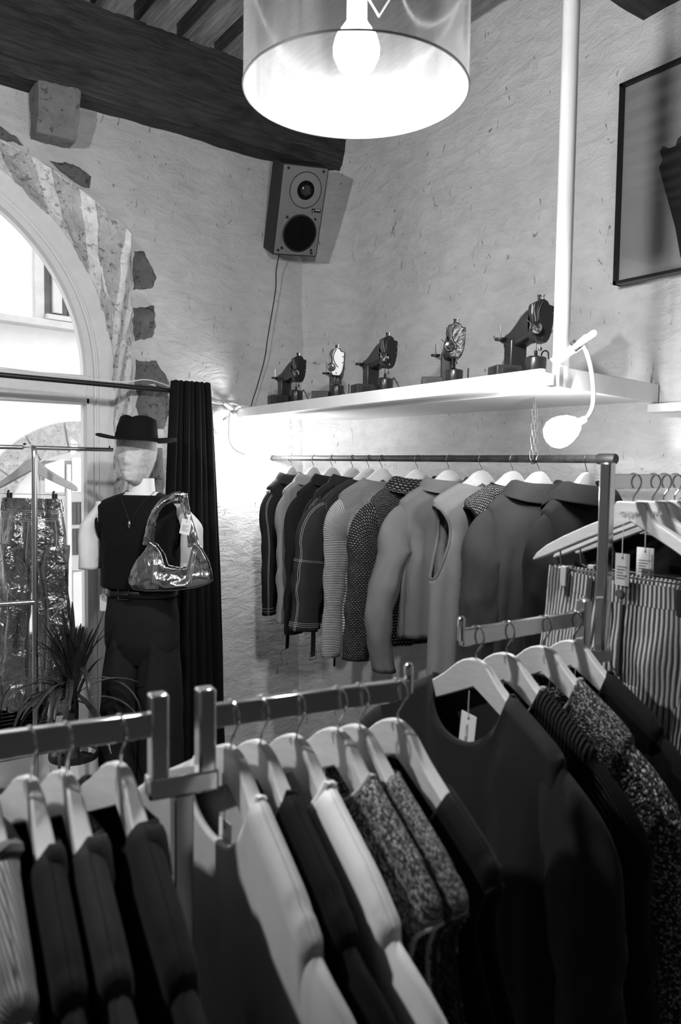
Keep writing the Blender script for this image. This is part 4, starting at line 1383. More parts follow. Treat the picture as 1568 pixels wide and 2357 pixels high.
# ------------------------------------------------------------------ free-standing chrome stands in front
def stand(label, col, arms, base=.30):
    """col: plan position of the column; arms: list of (upright plan pos, far end, z of arm top, stop)"""
    z0 = min(a[2] for a in arms) - .105
    T = thing('clothing_stand', label, 'clothes stand', (col[0], col[1], 0))
    o = Vector((col[0], col[1], 0))
    d0 = Vector((arms[1][0][0] - arms[0][0][0], arms[1][0][1] - arms[0][0][1], 0))
    an = math.atan2(d0.y, d0.x)
    mid = Vector(((arms[0][0][0] + arms[1][0][0]) / 2, (arms[0][0][1] + arms[1][0][1]) / 2, 0)) - o
    MB().box((mid.x, mid.y, z0 + .013), (d0.length + .028, .028, .026), an).build('connector', 'chrome', T, bevel=.003)
    MB().box((mid.x, mid.y, z0 / 2 + .01), (.024, .024, z0 - .02), an).build('column', 'chrome', T, bevel=.002)
    for s in (0, PI / 2):
        MB().box((mid.x, mid.y, .014), (base * 2, .03, .026), an + s).build('foot', 'chrome', T, bevel=.003)
    for (up, far, zt, stop) in arms:
        u = Vector((up[0], up[1], 0)) - o
        f = Vector((far[0], far[1], 0)) - o
        dd = f - u
        a = math.atan2(dd.y, dd.x)
        MB().box((u.x, u.y, (z0 + .013 + zt + .022) / 2), (.022, .024, zt + .022 - z0 - .013), a).build('upright', 'chrome', T, bevel=.003)
        c = (u + f) / 2
        MB().box((c.x, c.y, zt - .015), (dd.length, .013, .030), a).build('arm', 'chrome', T, bevel=.002)
        if stop:
            e = f
            MB().tube([(e.x, e.y, zt - .02), (e.x, e.y, zt + .004), (e.x, e.y, zt + .018), (e.x, e.y, zt + .022)], [.007, .007, .007, .004], 10).build('end_stop', 'chrome', T)
    return T
BZ = 1.30
bary = lambda x: .868 - .155 * (x - .427)
stand('chrome two-arm clothes stand with pale tops and dark coats', (.395, bary(.395)),
      [((.366, bary(.366)), (-.02, bary(-.02)), BZ, False), ((.424, bary(.424)), (.716, bary(.716)), BZ, True)])
CZ, CY_ = 1.318, .962
stand('chrome clothes stand with a low arm of dark sweaters and a tall arm', (1.315, .955),
      [((1.292, CY_), (.955, CY_), CZ, True), ((1.334, .948), (1.95, .985), 1.588, False)])

# garments there face local +y = world -x (rz = 90 deg); slight turns on the hook
def on_bar(x, y, ztop, rz, top, name, label, hlabel, hgroup, nk=0., kind='round', **kw):
    z = ztop - HOOK + .0012
    g = None
    if top:
        g = top.build(name, label, (x, y, z - nk), R(90 + rz), None, **kw)
    h = hanger((x, y, z), R(90 + rz), hlabel, hgroup, kind, flip=-1)
    return g, h
gA, gB, gC = 'hangers of the dark coats on the near chrome arm', 'hangers of the pale tops on the chrome arm', 'hangers of the dark sweaters on the low chrome arm'
CO = dict(thin=.0015, S=.212, L=.72, chest=.21, hem=.22, dep=.034, sl=.44, srx=.066, scx=.056, sry=.038, out=5, nf=.13, nw=.08)
on_bar(.180, bary(.180), BZ, 3, Top(lf=0.0500, lb=0.0190, mat='rib_knit_grey', seed=21.1, **dict(CO, dep=.026)), 'knit_cardigan',
       'light grey rib-knit cardigan at the outer end of the near arm', 'pale hanger with the rib-knit cardigan', gA, trim=('rib_knit_grey', .010), cat='cardigan')
on_bar(.224, bary(.224), BZ, 3, Top(lf=0.0190, lb=0.0160, mat='coat_dark', seed=22.6, **dict(CO, dep=.026)), 'dark_coat',
       'dark coat with pale-stitched lapels next to the rib-knit cardigan', 'pale hanger with the pale-stitched dark coat', gA,
       collar=LOW, stitch=dict(rings=(.9,), lines=(.25,), body=False), cat='coat')
on_bar(.262, bary(.262), BZ, 3, Top(lf=0.0160, lb=0.0260, mat='wool_grey', seed=23.2, **dict(CO, dep=.026)), 'dark_coat',
       'charcoal coat with plain collar in the middle of the near arm', 'pale hanger with the plain charcoal coat', gA,
       collar=LOW, cat='coat')
on_bar(.322, bary(.322), BZ, 3, Top(lf=0.0260, lb=0.0260, mat='coat_dark', seed=24.9, **dict(CO, S=.22)), 'dark_coat',
       'near-black coat with folded collar beside the chrome upright', 'pale hanger with the near-black folded-collar coat', gA,
       collar=LOW, cat='coat')
TP = dict(thin=.0015, S=.225, L=.62, chest=.225, hem=.22, dep=.026, sl=.30, srx=.07, scx=.06, sry=.034, out=6, drop=.115, nw=.078, nf=.085, ny=.04)
g, h = on_bar(.458, bary(.458), BZ, 2, Top(lf=0.0180, lb=0.0160, mat='jersey_pale', seed=31.5, **TP), 'pale_top',
       'pale long-sleeved top with notched neckline closest to the upright', 'pale hanger with the notched-neck top', gB, trim=('cotton_white', .0045), cat='top')
price_tag(g, (-.005, 0.012, -.05), .05, .03, .05, 'tag_paper', R(180), 2)
g, h = on_bar(.497, bary(.497), BZ, 2, Top(lf=0.0160, lb=0.0220, mat='wool_black', seed=32.3, **TP), 'black_blouse',
       'plain black top between the two pale tops', 'pale hanger with the black top', gB, trim=('wool_black', .004), cat='top')
g, h = on_bar(.547, bary(.547), BZ, 2, Top(lf=0.0220, lb=0.0260, mat='cotton_white', seed=33.8, **dict(TP, S=.23, nf=.06)), 'pale_top',
       'white top with wide neckband on the chrome arm', 'pale hanger with the wide-neckband white top', gB, trim=('cotton_white', .006), cat='top')
g, h = on_bar(.607, bary(.607), BZ, 2, Top(lf=0.0260, lb=0.0130, mat='boucle_silver', seed=34.2, **dict(TP, S=.225, nf=.05)), 'boucle_vest',
       'dark speckled boucle sleeveless top', 'pale hanger with the dark speckled top', gB, sleeves=(), armtrim=dict(d=.24, w=.55, r=.003, mat='boucle_silver'), trim=('boucle_silver', .005), cat='top')
price_tag(g, (.0, 0.022, -.05), .05, .035, .06, 'tag_paper', R(180), 0)
g, h = on_bar(.640, bary(.640), BZ, 2, Top(lf=0.0130, lb=0.0260, mat='boucle_pale', seed=35.6, **dict(TP, S=.225)), 'boucle_vest',
       'pale marled sleeveless top beside the dark speckled one', 'pale hanger with the pale marled top', gB, sleeves=(), armtrim=dict(d=.24, w=.55, r=.003, mat='wool_charcoal'), cat='top')
g, h = on_bar(.700, bary(.700), BZ, 2, Top(lf=0.0260, lb=0.0500, mat='wool_black', seed=36.7, **dict(TP, S=.21, nf=.10, nw=.11, ny=.035)), 'black_vest',
       'black wide-necked sleeveless top at the end stop of the arm', 'pale hanger with the black wide-necked top', gB, sleeves=(), armtrim=dict(d=.24, w=.5, r=.005, mat='wool_black'), cat='top')
price_tag(g, (.0, 0.020, -.05), .05, .03, .06, 'tag_grey', R(180), 0, ('WEAR', -.008, -.03, R(-90), .007))
SW = dict(thin=.0015, S=.203, L=.66, chest=.19, hem=.20, dep=.034, sl=.42, srx=.066, scx=.055, sry=.036, out=5, drop=.085, nw=.088, nf=.10, ny=.045, nb=.02)
g, h = on_bar(.993, CY_, CZ, 4, Top(lf=0.0500, lb=0.0350, mat='wool_grey', seed=41.1, **SW), 'wool_sweater',
       'smooth charcoal round-neck sweater with white price tag', 'pale hanger with the smooth charcoal sweater', gC, trim=('wool_grey', .005), cat='sweater')
price_tag(g, (-.012, 0.030, -.05), .048, .036, .072, 'tag_paper', R(176), 0, ('NOITSEF', -.004, -.012, R(-90), .0085), tilt=R(6))
g, h = on_bar(1.071, CY_, CZ, 4, Top(lf=0.0350, lb=0.0500, mat='rib_knit_black', seed=42.4, **dict(SW, nf=.085)), 'knit_sweater',
       'black ribbed sweater between charcoal and speckled sweaters', 'pale hanger with the black ribbed sweater', gC, trim=('boucle_pale', .006), cat='sweater')
price_tag(g, (-.01, 0.020, -.05), .05, .03, .055, 'tag_grey', R(180), 0)
g, h = on_bar(1.173, CY_, CZ, 4, Top(lf=0.0500, lb=0.0410, mat='boucle_sequin', seed=43.9, **dict(SW, dep=.04)), 'sparkly_sweater',
       'sparkling silver-flecked knit sweater', 'pale hanger with the silver-flecked sweater', gC, trim=('boucle_sequin', .006), cat='sweater')
price_tag(g, (-.03, 0.020, -.05), .055, .034, .06, 'tag_paper', R(180), 2)
g, h = on_bar(1.262, CY_, CZ, 4, Top(lf=0.0410, lb=0.0140, mat='wool_black', seed=44.3, **dict(SW, dep=.03)), 'knit_sweater',
       'plain black sweater beside the corduroy trousers', 'pale hanger with the plain black sweater', gC, trim=('wool_black', .006), cat='sweater')
price_tag(g, (-.02, 0.020, -.05), .055, .032, .04, 'tag_paper', R(180), 1)

# ------------------------------------------------------------------ trousers
class Pants:
    def __init__(s, **k):
        d = dict(W=.20, hip=.225, rise=.28, L=1.02, lw=.125, hemw=.12, dep=.045, fold=.008, seed=1., mat='corduroy', gap=.03, nz=1.)
        d.update(k)
        s.__dict__.update(d)
    def hip_pt(s, u, v):
        a = 2 * PI * u
        c, sn = math.cos(a), math.sin(a)
        z = -s.rise * v
        w_ = interp([(0, s.W), (.5, lerp(s.W, s.hip, .8)), (1, s.hip)], v)
        d = lerp(.016, s.dep, sstep(0, .8, v))
        dip = .012 * (1 - c * c) * (1 - v) * (1 if sn >= 0 else 0)
        y = d * abs(sn) ** .7 * (1 if sn >= 0 else -1)
        y += s.fold * sstep(0, .6, v) * math.sin(c * 8 + s.seed + v * 2) * abs(sn) ** .3
        y += s.nz * .010 * fbm(c * 3 * s.W * 8, z * 9, s.seed) * abs(sn) ** .3 * sstep(.05, .4, v)
        return Vector((w_ * c, y, z - dip))
    def leg_pt(s, sg, u, v):
        a = 2 * PI * u
        c, sn = math.cos(a), math.sin(a)
        z0 = -s.rise * .72
        z = lerp(z0, -s.L, v)
        ctr = lerp(s.hip / 2, s.hip / 2 + s.gap, sstep(.1, 1, v))
        w_ = interp([(0, s.hip / 2 + .002), (.12, s.hip / 2 - .002), (.35, s.lw), (1., s.hemw)], v)
        y = lerp(s.dep, s.dep * .9, v) * abs(sn) ** .75 * (1 if sn >= 0 else -1)
        y += s.fold * 1.2 * math.sin(c * 5 + s.seed * 2 * sg + v * 3) * abs(sn) ** .3
        y += s.nz * .016 * fbm(c * 1.5 + sg * 5, z * 7, s.seed + (0 if sn >= 0 else 3)) * abs(sn) ** .3
        x = sg * (ctr + w_ * c) + .006 * fbm(z * 8, sg * 3, s.seed)
        return Vector((x, y, z))
    def build(s, name, label, loc, rz, group=None, cat='trousers', waistband=None, pockets=False, fly=True, loops=True, stitchm='stitching'):
        G = thing(name, label, cat, loc, rz, group)
        MB().grid(s.hip_pt, 80, 24, True, 4 * s.W, s.rise, arc=True).build('hip_section', s.mat, G, angle=180, solid=.003)
        for sg in (1, -1):
            MB().grid(lambda u, v: s.leg_pt(sg, u, v), 48, 44, True, 4 * s.lw, s.L - s.rise, arc=True).build('leg', s.mat, G, angle=180, solid=.003)
        wb = waistband or s.mat
        def wbf(u, v):
            p = s.hip_pt(u, v * .042 / s.rise)
            n = Vector((math.cos(2 * PI * u) * .3, math.sin(2 * PI * u), 0)).normalized()
            return p + n * .0035 + Vector((0, 0, .004 * (1 - v)))
        w_ = MB().grid(wbf, 80, 3, True, 4 * s.W, .05, arc=True).build('waistband', wb, G, angle=180)
        f = lambda x, z, off=.006: s.hip_pt(math.acos(max(-1, min(1, x / s.W))) / (2 * PI), -z / s.rise) + Vector((0, off, 0))
        fb = lambda x, z, off=.006: s.hip_pt(1 - math.acos(max(-1, min(1, x / s.W))) / (2 * PI), -z / s.rise) - Vector((0, off, 0))
        if loops:
            for x in (-.12, -.04 if pockets else -.13, .08, .14):
                for fn in (f, fb):
                    MB().tube([fn(x, .0, .007), fn(x, -.025, .009), fn(x, -.052, .007)], .006, 6, flat=.4).build('belt_loop', wb, G)
        if fly:
            mb = MB()
            mb.tube([f(.0, -.045), f(.0, -.12), f(.0, -.20, .008)], .0028, 6)
            mb.tube([f(.028, -.045), f(.028, -.12), f(.015, -.18), f(.0, -.195, .008)], .0014, 6)
            mb.build('fly_seam', s.mat, G)
            MB().lathe([(0, .004), (.008, .004), (.0095, .001), (.008, 0)], f(.008, -.022, .008), 16, axis_m((0, 1, 0))).build('waist_button', 'button_metal', G)
        return G, f, fb
pt = Pants(W=.205, hip=.225, rise=.30, L=1.02, seed=3.3, mat='corduroy', dep=.034, fold=.008)
DZT = 1.588 - HOOK + .0012
dy = lambda x: .948 + .06 * (x - 1.334)
gD = 'hangers on the tall chrome arm'
pt.build('corduroy_trousers', 'light grey wide-wale corduroy trousers clipped to a hanger', (1.432, dy(1.432), DZT - .157), R(90), None)
hanger((1.432, dy(1.432), DZT), R(90), 'flat-topped pale hanger with embossed lettering holding the corduroy trousers', gD, 'flat', (.15, -.150), 'wovenre', -1)
h2 = hanger((1.508, dy(1.508), DZT), R(90), 'flat-topped pale hanger behind the one with the corduroy trousers', gD, 'flat', (.13, -.150), 'wovenre', -1)
p2 = Pants(W=.19, hip=.21, rise=.30, L=1.0, seed=5.1, mat='wool_black', dep=.014, fold=.003, nz=.15)
p2.build('black_trousers', 'black trousers clipped behind the corduroy pair', (1.508, dy(1.508), DZT - .157), R(90), None)
hanger((1.553, dy(1.553), DZT), R(90), 'round-topped pale hanger with a dark slip on the tall arm', gD, flip=-1)
Top(S=.19, L=.7, chest=.19, hem=.2, dep=.008, fold=.002, lf=.0125, lb=.0125, yd=.10, mat='velvet_black', seed=51., nw=.12, nf=.12, ny=.02).build('black_slip', 'black slip top hanging on the tall arm', (1.553, dy(1.553), DZT), R(90), None, sleeves=(), armtrim=dict(d=.2, w=.5, r=.003, mat='velvet_black'), cat='top')
hanger((1.600, dy(1.600), DZT), R(90), 'round-topped pale hanger with grey trousers on the tall arm', gD, 'round', (.13, -.150), flip=-1)
Pants(W=.19, hip=.205, rise=.3, L=1.0, seed=6.4, mat='wool_charcoal', dep=.014, fold=.003, nz=.15).build('grey_trousers', 'charcoal trousers hung deepest on the tall arm', (1.600, dy(1.600), DZT - .157), R(90), None)
price_tag(bpy.data.objects['corduroy_trousers'], (.0, .03, .115), .072, .034, .066, 'tag_grey', R(178), 5)
price_tag(h2, (-.01, .035, -.05), .055, .040, .066, 'tag_paper', R(180), 5, ('NOSOMWEAR.COM', .014, -.005, R(-90), .006))

# metallic jeans on the rail stand, seen from behind
RR = math.atan2(-.762, .646)
jl = (.880, 3.470, 1.653 + .0092 - HOOK)
hanger(jl, RR, 'pale hanger with black clips on the tubular rail', 'hangers on the tubular rail', 'round', None)
hj = bpy.data.objects[[o.name for o in COL.objects if o.name.startswith('clothes_hanger')][-1]]
MB().tube([(-.16, 0, -.12), (-.16, 0, -.150), (.16, 0, -.150), (.16, 0, -.12)], .0013, 6).build('clip_bar', 'chrome', hj)
for s_ in (-1, 1):
    MB().box((s_ * .110, .008, -.165), (.012, .008, .040)).box((s_ * .110, -.008, -.165), (.012, .008, .040)).tube([(s_ * .110, -.011, -.142), (s_ * .110, -.004, -.136)], .005, 8).build('clip', 'black_metal', hj, bevel=.001)
pj = Pants(W=.135, hip=.165, rise=.27, L=.92, seed=7.7, mat='silver_leather', dep=.036, fold=.011, lw=.072, hemw=.078, gap=.040)
G, f, fb = pj.build('metallic_jeans', 'crinkled metallic silver jeans clipped on the tubular rail', (jl[0], jl[1], jl[2] - .170), RR, None, fly=False)
for s_ in (-1, 1):
    mb = MB()
    out = [(s_ * .026, -.095), (s_ * .112, -.085), (s_ * .112, -.195), (s_ * .070, -.225), (s_ * .028, -.205)]
    for k in (1., .92):
        cx = s_ * .07
        q = [(cx + (a - cx) * k, -.15 + (b + .15) * k) for a, b in out]
        pts = []
        for i in range(5):
            a, b = q[i], q[(i + 1) % 5]
            for j in range(5):
                pts.append(fb(lerp(a[0], b[0], j / 5), lerp(a[1], b[1], j / 5), .004))
        mb.tube(pts, .0009, 5, True)
    mb.build('pocket_stitching', 'stitching', G)
mb = MB()
for dz in (0, .008):
    mb.tube([fb(x * .130, -.048 - dz, .004) for x in [-1 + i / 10 for i in range(21)]], .0011, 5)
    mb.tube([fb(x * .130, -.075 - dz - .012 * (1 - abs(x)), .004) for x in [-1 + i / 10 for i in range(21)]], .0011, 5)
mb.tube([fb(.0, -.09 - i * .018, .004) for i in range(10)], .0012, 5)
mb.build('seam_stitching', 'stitching', G)
# ------------------------------------------------------------------ dressed mannequin (front = local -y)
MLOC, MRZ = (1.272, 3.225, 0), R(-44)
man = thing('mannequin', 'dressed shop mannequin with blank papery head beside the curtain', 'mannequin', MLOC, MRZ)
def rings(tab, n=40, p=2.2):
    """tab: (z, half width, front depth, back depth, cx, cy); closed loft of super-ellipses."""
    def fn(u, v):
        z = lerp(tab[0][0], tab[-1][0], v)
        g = [interp([(abs(t[0] - tab[0][0]), t[i]) for t in tab], abs(z - tab[0][0])) for i in range(1, 6)]
        a = 2 * PI * u
        c, s = math.cos(a), math.sin(a)
        x = g[0] * abs(c) ** (2 / p) * (1 if c >= 0 else -1)
        y = (g[2] if s >= 0 else g[1]) * abs(s) ** (2 / p) * (1 if s >= 0 else -1)
        return Vector((g[3] + x, g[4] + y, z))
    return fn
head = [(1.50, .012, .03, .02, -.010, -.03), (1.505, .026, .066, .04, -.010, -.01), (1.512, .034, .080, .050, -.012, -.010), (1.522, .040, .094, .056, -.016, -.012),
        (1.55, .056, .100, .070, -.020, -.010), (1.58, .068, .102, .085, -.022, -.006), (1.61, .077, .104, .095, -.022, -.004), (1.64, .081, .102, .102, -.022, 0),
        (1.68, .082, .098, .105, -.022, 0), (1.72, .078, .090, .100, -.022, 0), (1.75, .066, .075, .085, -.022, .004), (1.77, .045, .05, .06, -.022, .006), (1.775, .02, .02, .03, -.022, .008)]
hf = rings(head, p=2.1)
def headfn(u, v):
    p = hf(u, v)
    a = 2 * PI * u
    fr = max(0, -math.sin(a))
    # planes of a simplified face: brow ridge, nose bridge, mouth hollow, chin
    nose = math.exp(-(((p.x + .022) / .014) ** 2)) * sstep(1.575, 1.60, p.z) * (1 - sstep(1.60, 1.655, p.z)) * fr
    mouth = math.exp(-(((p.x + .018) / .026) ** 2)) * math.exp(-(((p.z - 1.558) / .006) ** 2)) * fr
    eye = math.exp(-(((abs(p.x + .022) - .032) / .018) ** 2)) * math.exp(-(((p.z - 1.645) / .014) ** 2)) * fr
    p.y += -.016 * nose + .006 * mouth + .008 * eye
    p.y += .003 * fbm(p.x * 22, p.z * 22, p.y * 22)
    return p
MB().grid(headfn, 56, 60, True).build('head', 'head_paper', man, angle=180)
MB().grid(rings([(1.40, .066, .062, .066, 0, .0), (1.44, .058, .056, .06, 0, 0), (1.50, .052, .050, .056, 0, 0), (1.528, .050, .050, .054, 0, 0)]), 40, 12, True).build('neck', 'mannequin_white', man, angle=180)
MB().grid(rings([(1.42, .09, .06, .07, 0, 0), (1.38, .15, .08, .08, 0, 0), (1.25, .145, .095, .085, 0, 0), (1.1, .13, .085, .08, 0, 0), (1.0, .13, .09, .095, 0, 0), (.9, .14, .095, .10, 0, 0)]), 40, 30, True).build('torso', 'mannequin_white', man, angle=180)
MB().box((.05, .0, .012), (.24, .20, .02)).build('base_plate', 'steel', man, bevel=.004)
MB().cyl((.085, .0, .02), (.085, .0, .92), .012, 14).build('support_rod', 'steel', man)
# sleeveless black knit
vest = thing('knit_vest', 'black boxy sleeveless knit on the mannequin', 'vest', MLOC, MRZ)
vt = [(1.462, .074, .066, .074, 0, 0), (1.450, .112, .074, .080, 0, 0), (1.430, .165, .082, .086, 0, 0), (1.405, .196, .088, .09, 0, 0), (1.36, .185, .100, .096, 0, 0), (1.25, .165, .116, .103, 0, 0), (1.12, .168, .122, .108, 0, 0), (1.064, .172, .126, .112, 0, 0)]
vf = rings(vt, p=2.5)
def vestfn(u, v):
    p = vf(u, v)
    k = sstep(.1, .6, v)
    p.y += .007 * k * math.sin(2 * PI * u * 7 + 1) + .008 * k * fbm(p.x * 9, p.z * 6, 2)
    if v < .01:
        p.z -= .030 * max(0, -math.sin(2 * PI * u))
    return p
MB().grid(vestfn, 72, 44, True, 1., .45).build('vest_body', 'wool_black', vest, angle=180, solid=.005)
for s_ in (-1, 1):
    MB().tube([(s_ * (.183 + .008 * math.sin(a)), .055 * math.cos(a), 1.335 + .078 * math.sin(a)) for a in [2 * PI * i / 28 for i in range(28)]], .006, 8, True).build('armhole_edge', 'wool_black', vest)
MB().tube([vestfn(i / 60, 0) for i in range(60)], .005, 8, True).build('neckband', 'wool_black', vest)
# white tee under it: only its sleeves show
tee = thing('t_shirt', 'white short-sleeved tee worn under the black knit', 't-shirt', MLOC, MRZ)
for s_ in (-1, 1):
    def slv(u, v, s_=s_):
        a = 2 * PI * u
        z = lerp(1.425, 1.135, v)
        cx = s_ * (lerp(.165, .222, sstep(0, .4, v)) + .006)
        rx, ry = lerp(.025, .040, sstep(0, .35, v)), lerp(.04, .068, sstep(0, .4, v))
        k = 1 + .10 * math.sin(3 * a + v * 3) * v + .06 * fbm(math.cos(a), v * 4, math.sin(a))
        return (cx + rx * k * math.cos(a), -.01 + ry * k * math.sin(a), z)
    MB().grid(slv, 40, 24, True, .36, .3).build('sleeve', 'tee_white', tee, angle=180, solid=.002)
MB().grid(rings([(1.47, .066, .060, .066, 0, 0), (1.455, .08, .066, .07, 0, 0), (1.42, .150, .070, .074, 0, 0), (1.38, .165, .08, .08, 0, 0)]), 40, 8, True).build('shoulders', 'tee_white', tee, angle=180)
# trousers
tr = thing('trousers', 'dark wide-leg trousers on the mannequin', 'trousers', MLOC, MRZ)
MB().grid(rings([(1.065, .140, .098, .098, 0, 0), (1.0, .148, .108, .106, 0, 0), (.92, .158, .114, .118, 0, 0), (.82, .160, .110, .118, 0, 0), (.77, .150, .092, .10, 0, 0), (.73, .135, .075, .08, 0, 0)], p=2.5), 64, 24, True, 1.1, .3).build('hip_section', 'trouser_grey', tr, angle=180)
for s_ in (-1, 1):
    def lg(u, v, s_=s_):
        a = 2 * PI * u
        z = lerp(.84, .06, v)
        c, s = math.cos(a), math.sin(a)
        cx = s_ * lerp(.078, .090, v)
        rx, ry = lerp(.070, .088, sstep(0, .25, v)), lerp(.085, .118, sstep(0, .3, v))
        y = ry * abs(s) ** .8 * (1 if s >= 0 else -1)
        y += -.016 * math.exp(-(c / .25) ** 2) * max(0, -s) * 1.
        return (cx + rx * abs(c) ** .9 * (1 if c >= 0 else -1) + .008 * fbm(z * 4, a, s_), y + .010 * fbm(c * 2 + s_, z * 4, s), z)
    MB().grid(lg, 48, 34, True, .62, .8).build('leg', 'trouser_grey', tr, angle=180, solid=.003)
bl = thing('belt', 'narrow black leather belt with square metal buckle', 'belt', MLOC, MRZ)
bf = rings([(1.062, .145, .103, .103, 0, 0), (1.025, .150, .107, .108, 0, 0)], p=2.5)
MB().grid(bf, 64, 2, True).build('strap', 'belt_leather', bl, angle=180, solid=.004)
MB().tube([(-.06, -.112, 1.064), (-.012, -.116, 1.064), (-.012, -.116, 1.022), (-.06, -.112, 1.022)], .0026, 8, True).build('buckle', 'steel', bl)
MB().tube([(-.035, -.117, 1.043), (-.012, -.12, 1.043)], .002, 6).build('buckle_prong', 'steel', bl)
price_tag(tr, (-.150, -.06, 1.05), .03, .03, .07, 'tag_paper', R(10), 0)
price_tag(tr, (-.165, -.03, 1.05), .03, .03, .075, 'tag_grey', R(-35), 0)
# hat
hat = thing('fedora_hat', 'black felt fedora with wide flat brim on the mannequin head', 'hat', (1.254, 3.240, 1.692), MRZ)
hat.rotation_euler = (R(-3), R(3), MRZ)
def brim(u, v):
    a = 2 * PI * u
    r = lerp(.088, .172, v)
    z = -.004 + .004 * v + .016 * (v ** 2) * math.cos(a) ** 2 - .014 * v * max(0, -math.sin(a))
    return (r * .97 * math.cos(a), r * 1.06 * math.sin(a), z)
MB().grid(brim, 72, 8, True).build('brim', 'felt_black', hat, angle=180, solid=.004)
def crown(u, v):
    a = 2 * PI * u
    c, s = math.cos(a), math.sin(a)
    if v < .7:
        k = v / .7
        r = lerp(.092, .080, k ** 1.4)
        z = lerp(-.004, .092, k)
    else:
        k = (v - .7) / .3
        r = .080 * max(0, 1 - k) ** .7
        z = .092 + .010 * math.sin(k * PI / 2)
    x, y = r * .96 * c, r * 1.08 * s
    tp = sstep(.35, .75, v)
    z -= tp * .020 * math.exp(-((x + .012) / .018) ** 2) * (1 if y < 0 else .6)                       # crease along the crown
    z += tp * .005 * (1 if y < 0 else .4) * math.exp(-((abs(x) - .045) / .022) ** 2)
    x *= 1 - .22 * tp * math.exp(-((y + .065) / .035) ** 2)           # front pinch
    return (x, y, z)
MB().grid(crown, 64, 30, True).build('crown', 'felt_black', hat, angle=180)
MB().grid(lambda u, v: (lerp(.0935, .0915, v) * .96 * math.cos(2 * PI * u), lerp(.0935, .0915, v) * 1.08 * math.sin(2 * PI * u), lerp(.0, .024, v)), 64, 2, True).build('hat_band', 'velvet_black', hat, angle=180)
# necklace
nl = thing('necklace', 'thin black cord necklace with small metal pendant', 'necklace', MLOC, MRZ)
def chest(x, z):
    """Front of the knit at (x, z)."""
    g = [interp([(1.462 - t_[0], t_[k]) for t_ in vt], 1.462 - z) for k in (1, 2)]
    return -g[1] * max(0, 1 - (abs(x) / g[0]) ** 2.5) ** .4 - .009
MB().tube(smooth_path([(-.058, .04, 1.476), (-.066, -.02, 1.472)] + [(lerp(-.060, -.008, k), chest(lerp(-.060, -.008, k), lerp(1.452, 1.352, k)), lerp(1.452, 1.352, k)) for k in (0, .3, .65, 1)] + [(lerp(-.008, .060, k), chest(lerp(-.008, .060, k), lerp(1.352, 1.452, k)), lerp(1.352, 1.452, k)) for k in (.35, .7, 1)] + [(.066, -.02, 1.472), (.058, .04, 1.476)], 6), .0011, 5).build('cord', 'cable_black', nl)
MB().lathe([(0, -.034), (.0045, -.03), (.0065, -.018), (.005, -.004), (.003, 0), (0, .001)], (-.008, chest(-.008, 1.35) - .004, 1.352), 10).build('pendant', 'chrome', nl)

# ------------------------------------------------------------------ handbag over the mannequin's shoulder
bag = thing('handbag', 'shiny metallic silver hobo handbag hanging from the mannequin shoulder', 'handbag', (1.300, 2.985, 1.248), R(-37))
btop = [(-.172, -.125), (-.160, -.085), (-.135, -.045), (-.10, -.005), (-.085, .03), (-.06, .015), (-.035, -.02), (-.018, -.072), (.03, -.082), (.072, -.078), (.084, -.02), (.098, .03), (.125, .0), (.155, -.055), (.172, -.115)]
bbot = [(-.172, -.145), (-.155, -.172), (-.10, -.178), (0, -.174), (.10, -.160), (.155, -.142), (.172, -.128)]
def bagp(side):
    def fn(u, v):
        a = lerp(-.172, .172, u)
        b0, b1 = interp(bbot, a), interp(btop, a)
        b = lerp(b0, b1, v)
        t = .052 * max(0, math.sin(PI * u)) ** .45 * (1 - .55 * v) * (.35 + .65 * sstep(0, .22, v))
        t += .010 * fbm(a * 16, b * 22, side * 3) * math.sin(PI * u) * sstep(0, .2, v)
        if v == 0 or u in (0, 1):
            t = 0
        return (a, -side * t, b + (.006 * fbm(a * 30, 2, side) if v == 1 else 0))
    return fn
MB().grid(bagp(1), 64, 26, su=.34, sv=.2).build('front_panel', 'silver_bag', bag, angle=180, solid=.003)
MB().grid(bagp(-1), 64, 26, su=.34, sv=.2).build('back_panel', 'silver_bag', bag, angle=180, solid=.003)
def ribbon(pts, w, name, twist=0.):
    P_ = smooth_path(pts, 8)
    def fn(u, v):
        k = v * (len(P_) - 1)
        i = min(len(P_) - 2, int(k))
        p = P_[i].lerp(P_[i + 1], k - i)
        d = (P_[i + 1] - P_[i]).normalized()
        e = Vector((0, 1, 0)).cross(d)
        e = e.normalized() if e.length > 1e-4 else Vector((1, 0, 0))
        ww = w * (1.25 - .55 * math.sin(PI * v))
        bow = .008 * math.sin(PI * u) + .004 * fbm(u * 3, v * 9, 1)
        return p + e * ww * (u - .5) + Vector((0, -bow, 0))
    return MB().grid(fn, 8, len(P_), su=.06, sv=.5).build(name, 'silver_bag', bag, angle=180, solid=.004)
ribbon([(-.088, -.015, .01), (-.078, -.02, .08), (-.058, -.03, .145), (-.02, -.02, .195), (.02, .03, .212), (.045, .05, .200)], .042, 'strap')
ribbon([(.098, -.012, .01), (.085, -.01, .08), (.068, .0, .14), (.05, .03, .185), (.035, .055, .205)], .042, 'strap')
for x0 in (-.062, -.055, -.048, .086, .093, .100):
    MB().tube([Vector(bagp(1)((x0 + .172 + .02 * (k / 9 - .5) * (1 if x0 > 0 else 0)) / .344, .06 + .8 * k / 9)) + Vector((0, -.003, 0)) for k in range(10)], .0009, 5).build('stitch_line', 'stitching', bag)
price_tag(bag, (.072, -.03, .125), .012, .042, .062, 'tag_paper', R(-6), 5, tilt=R(12))

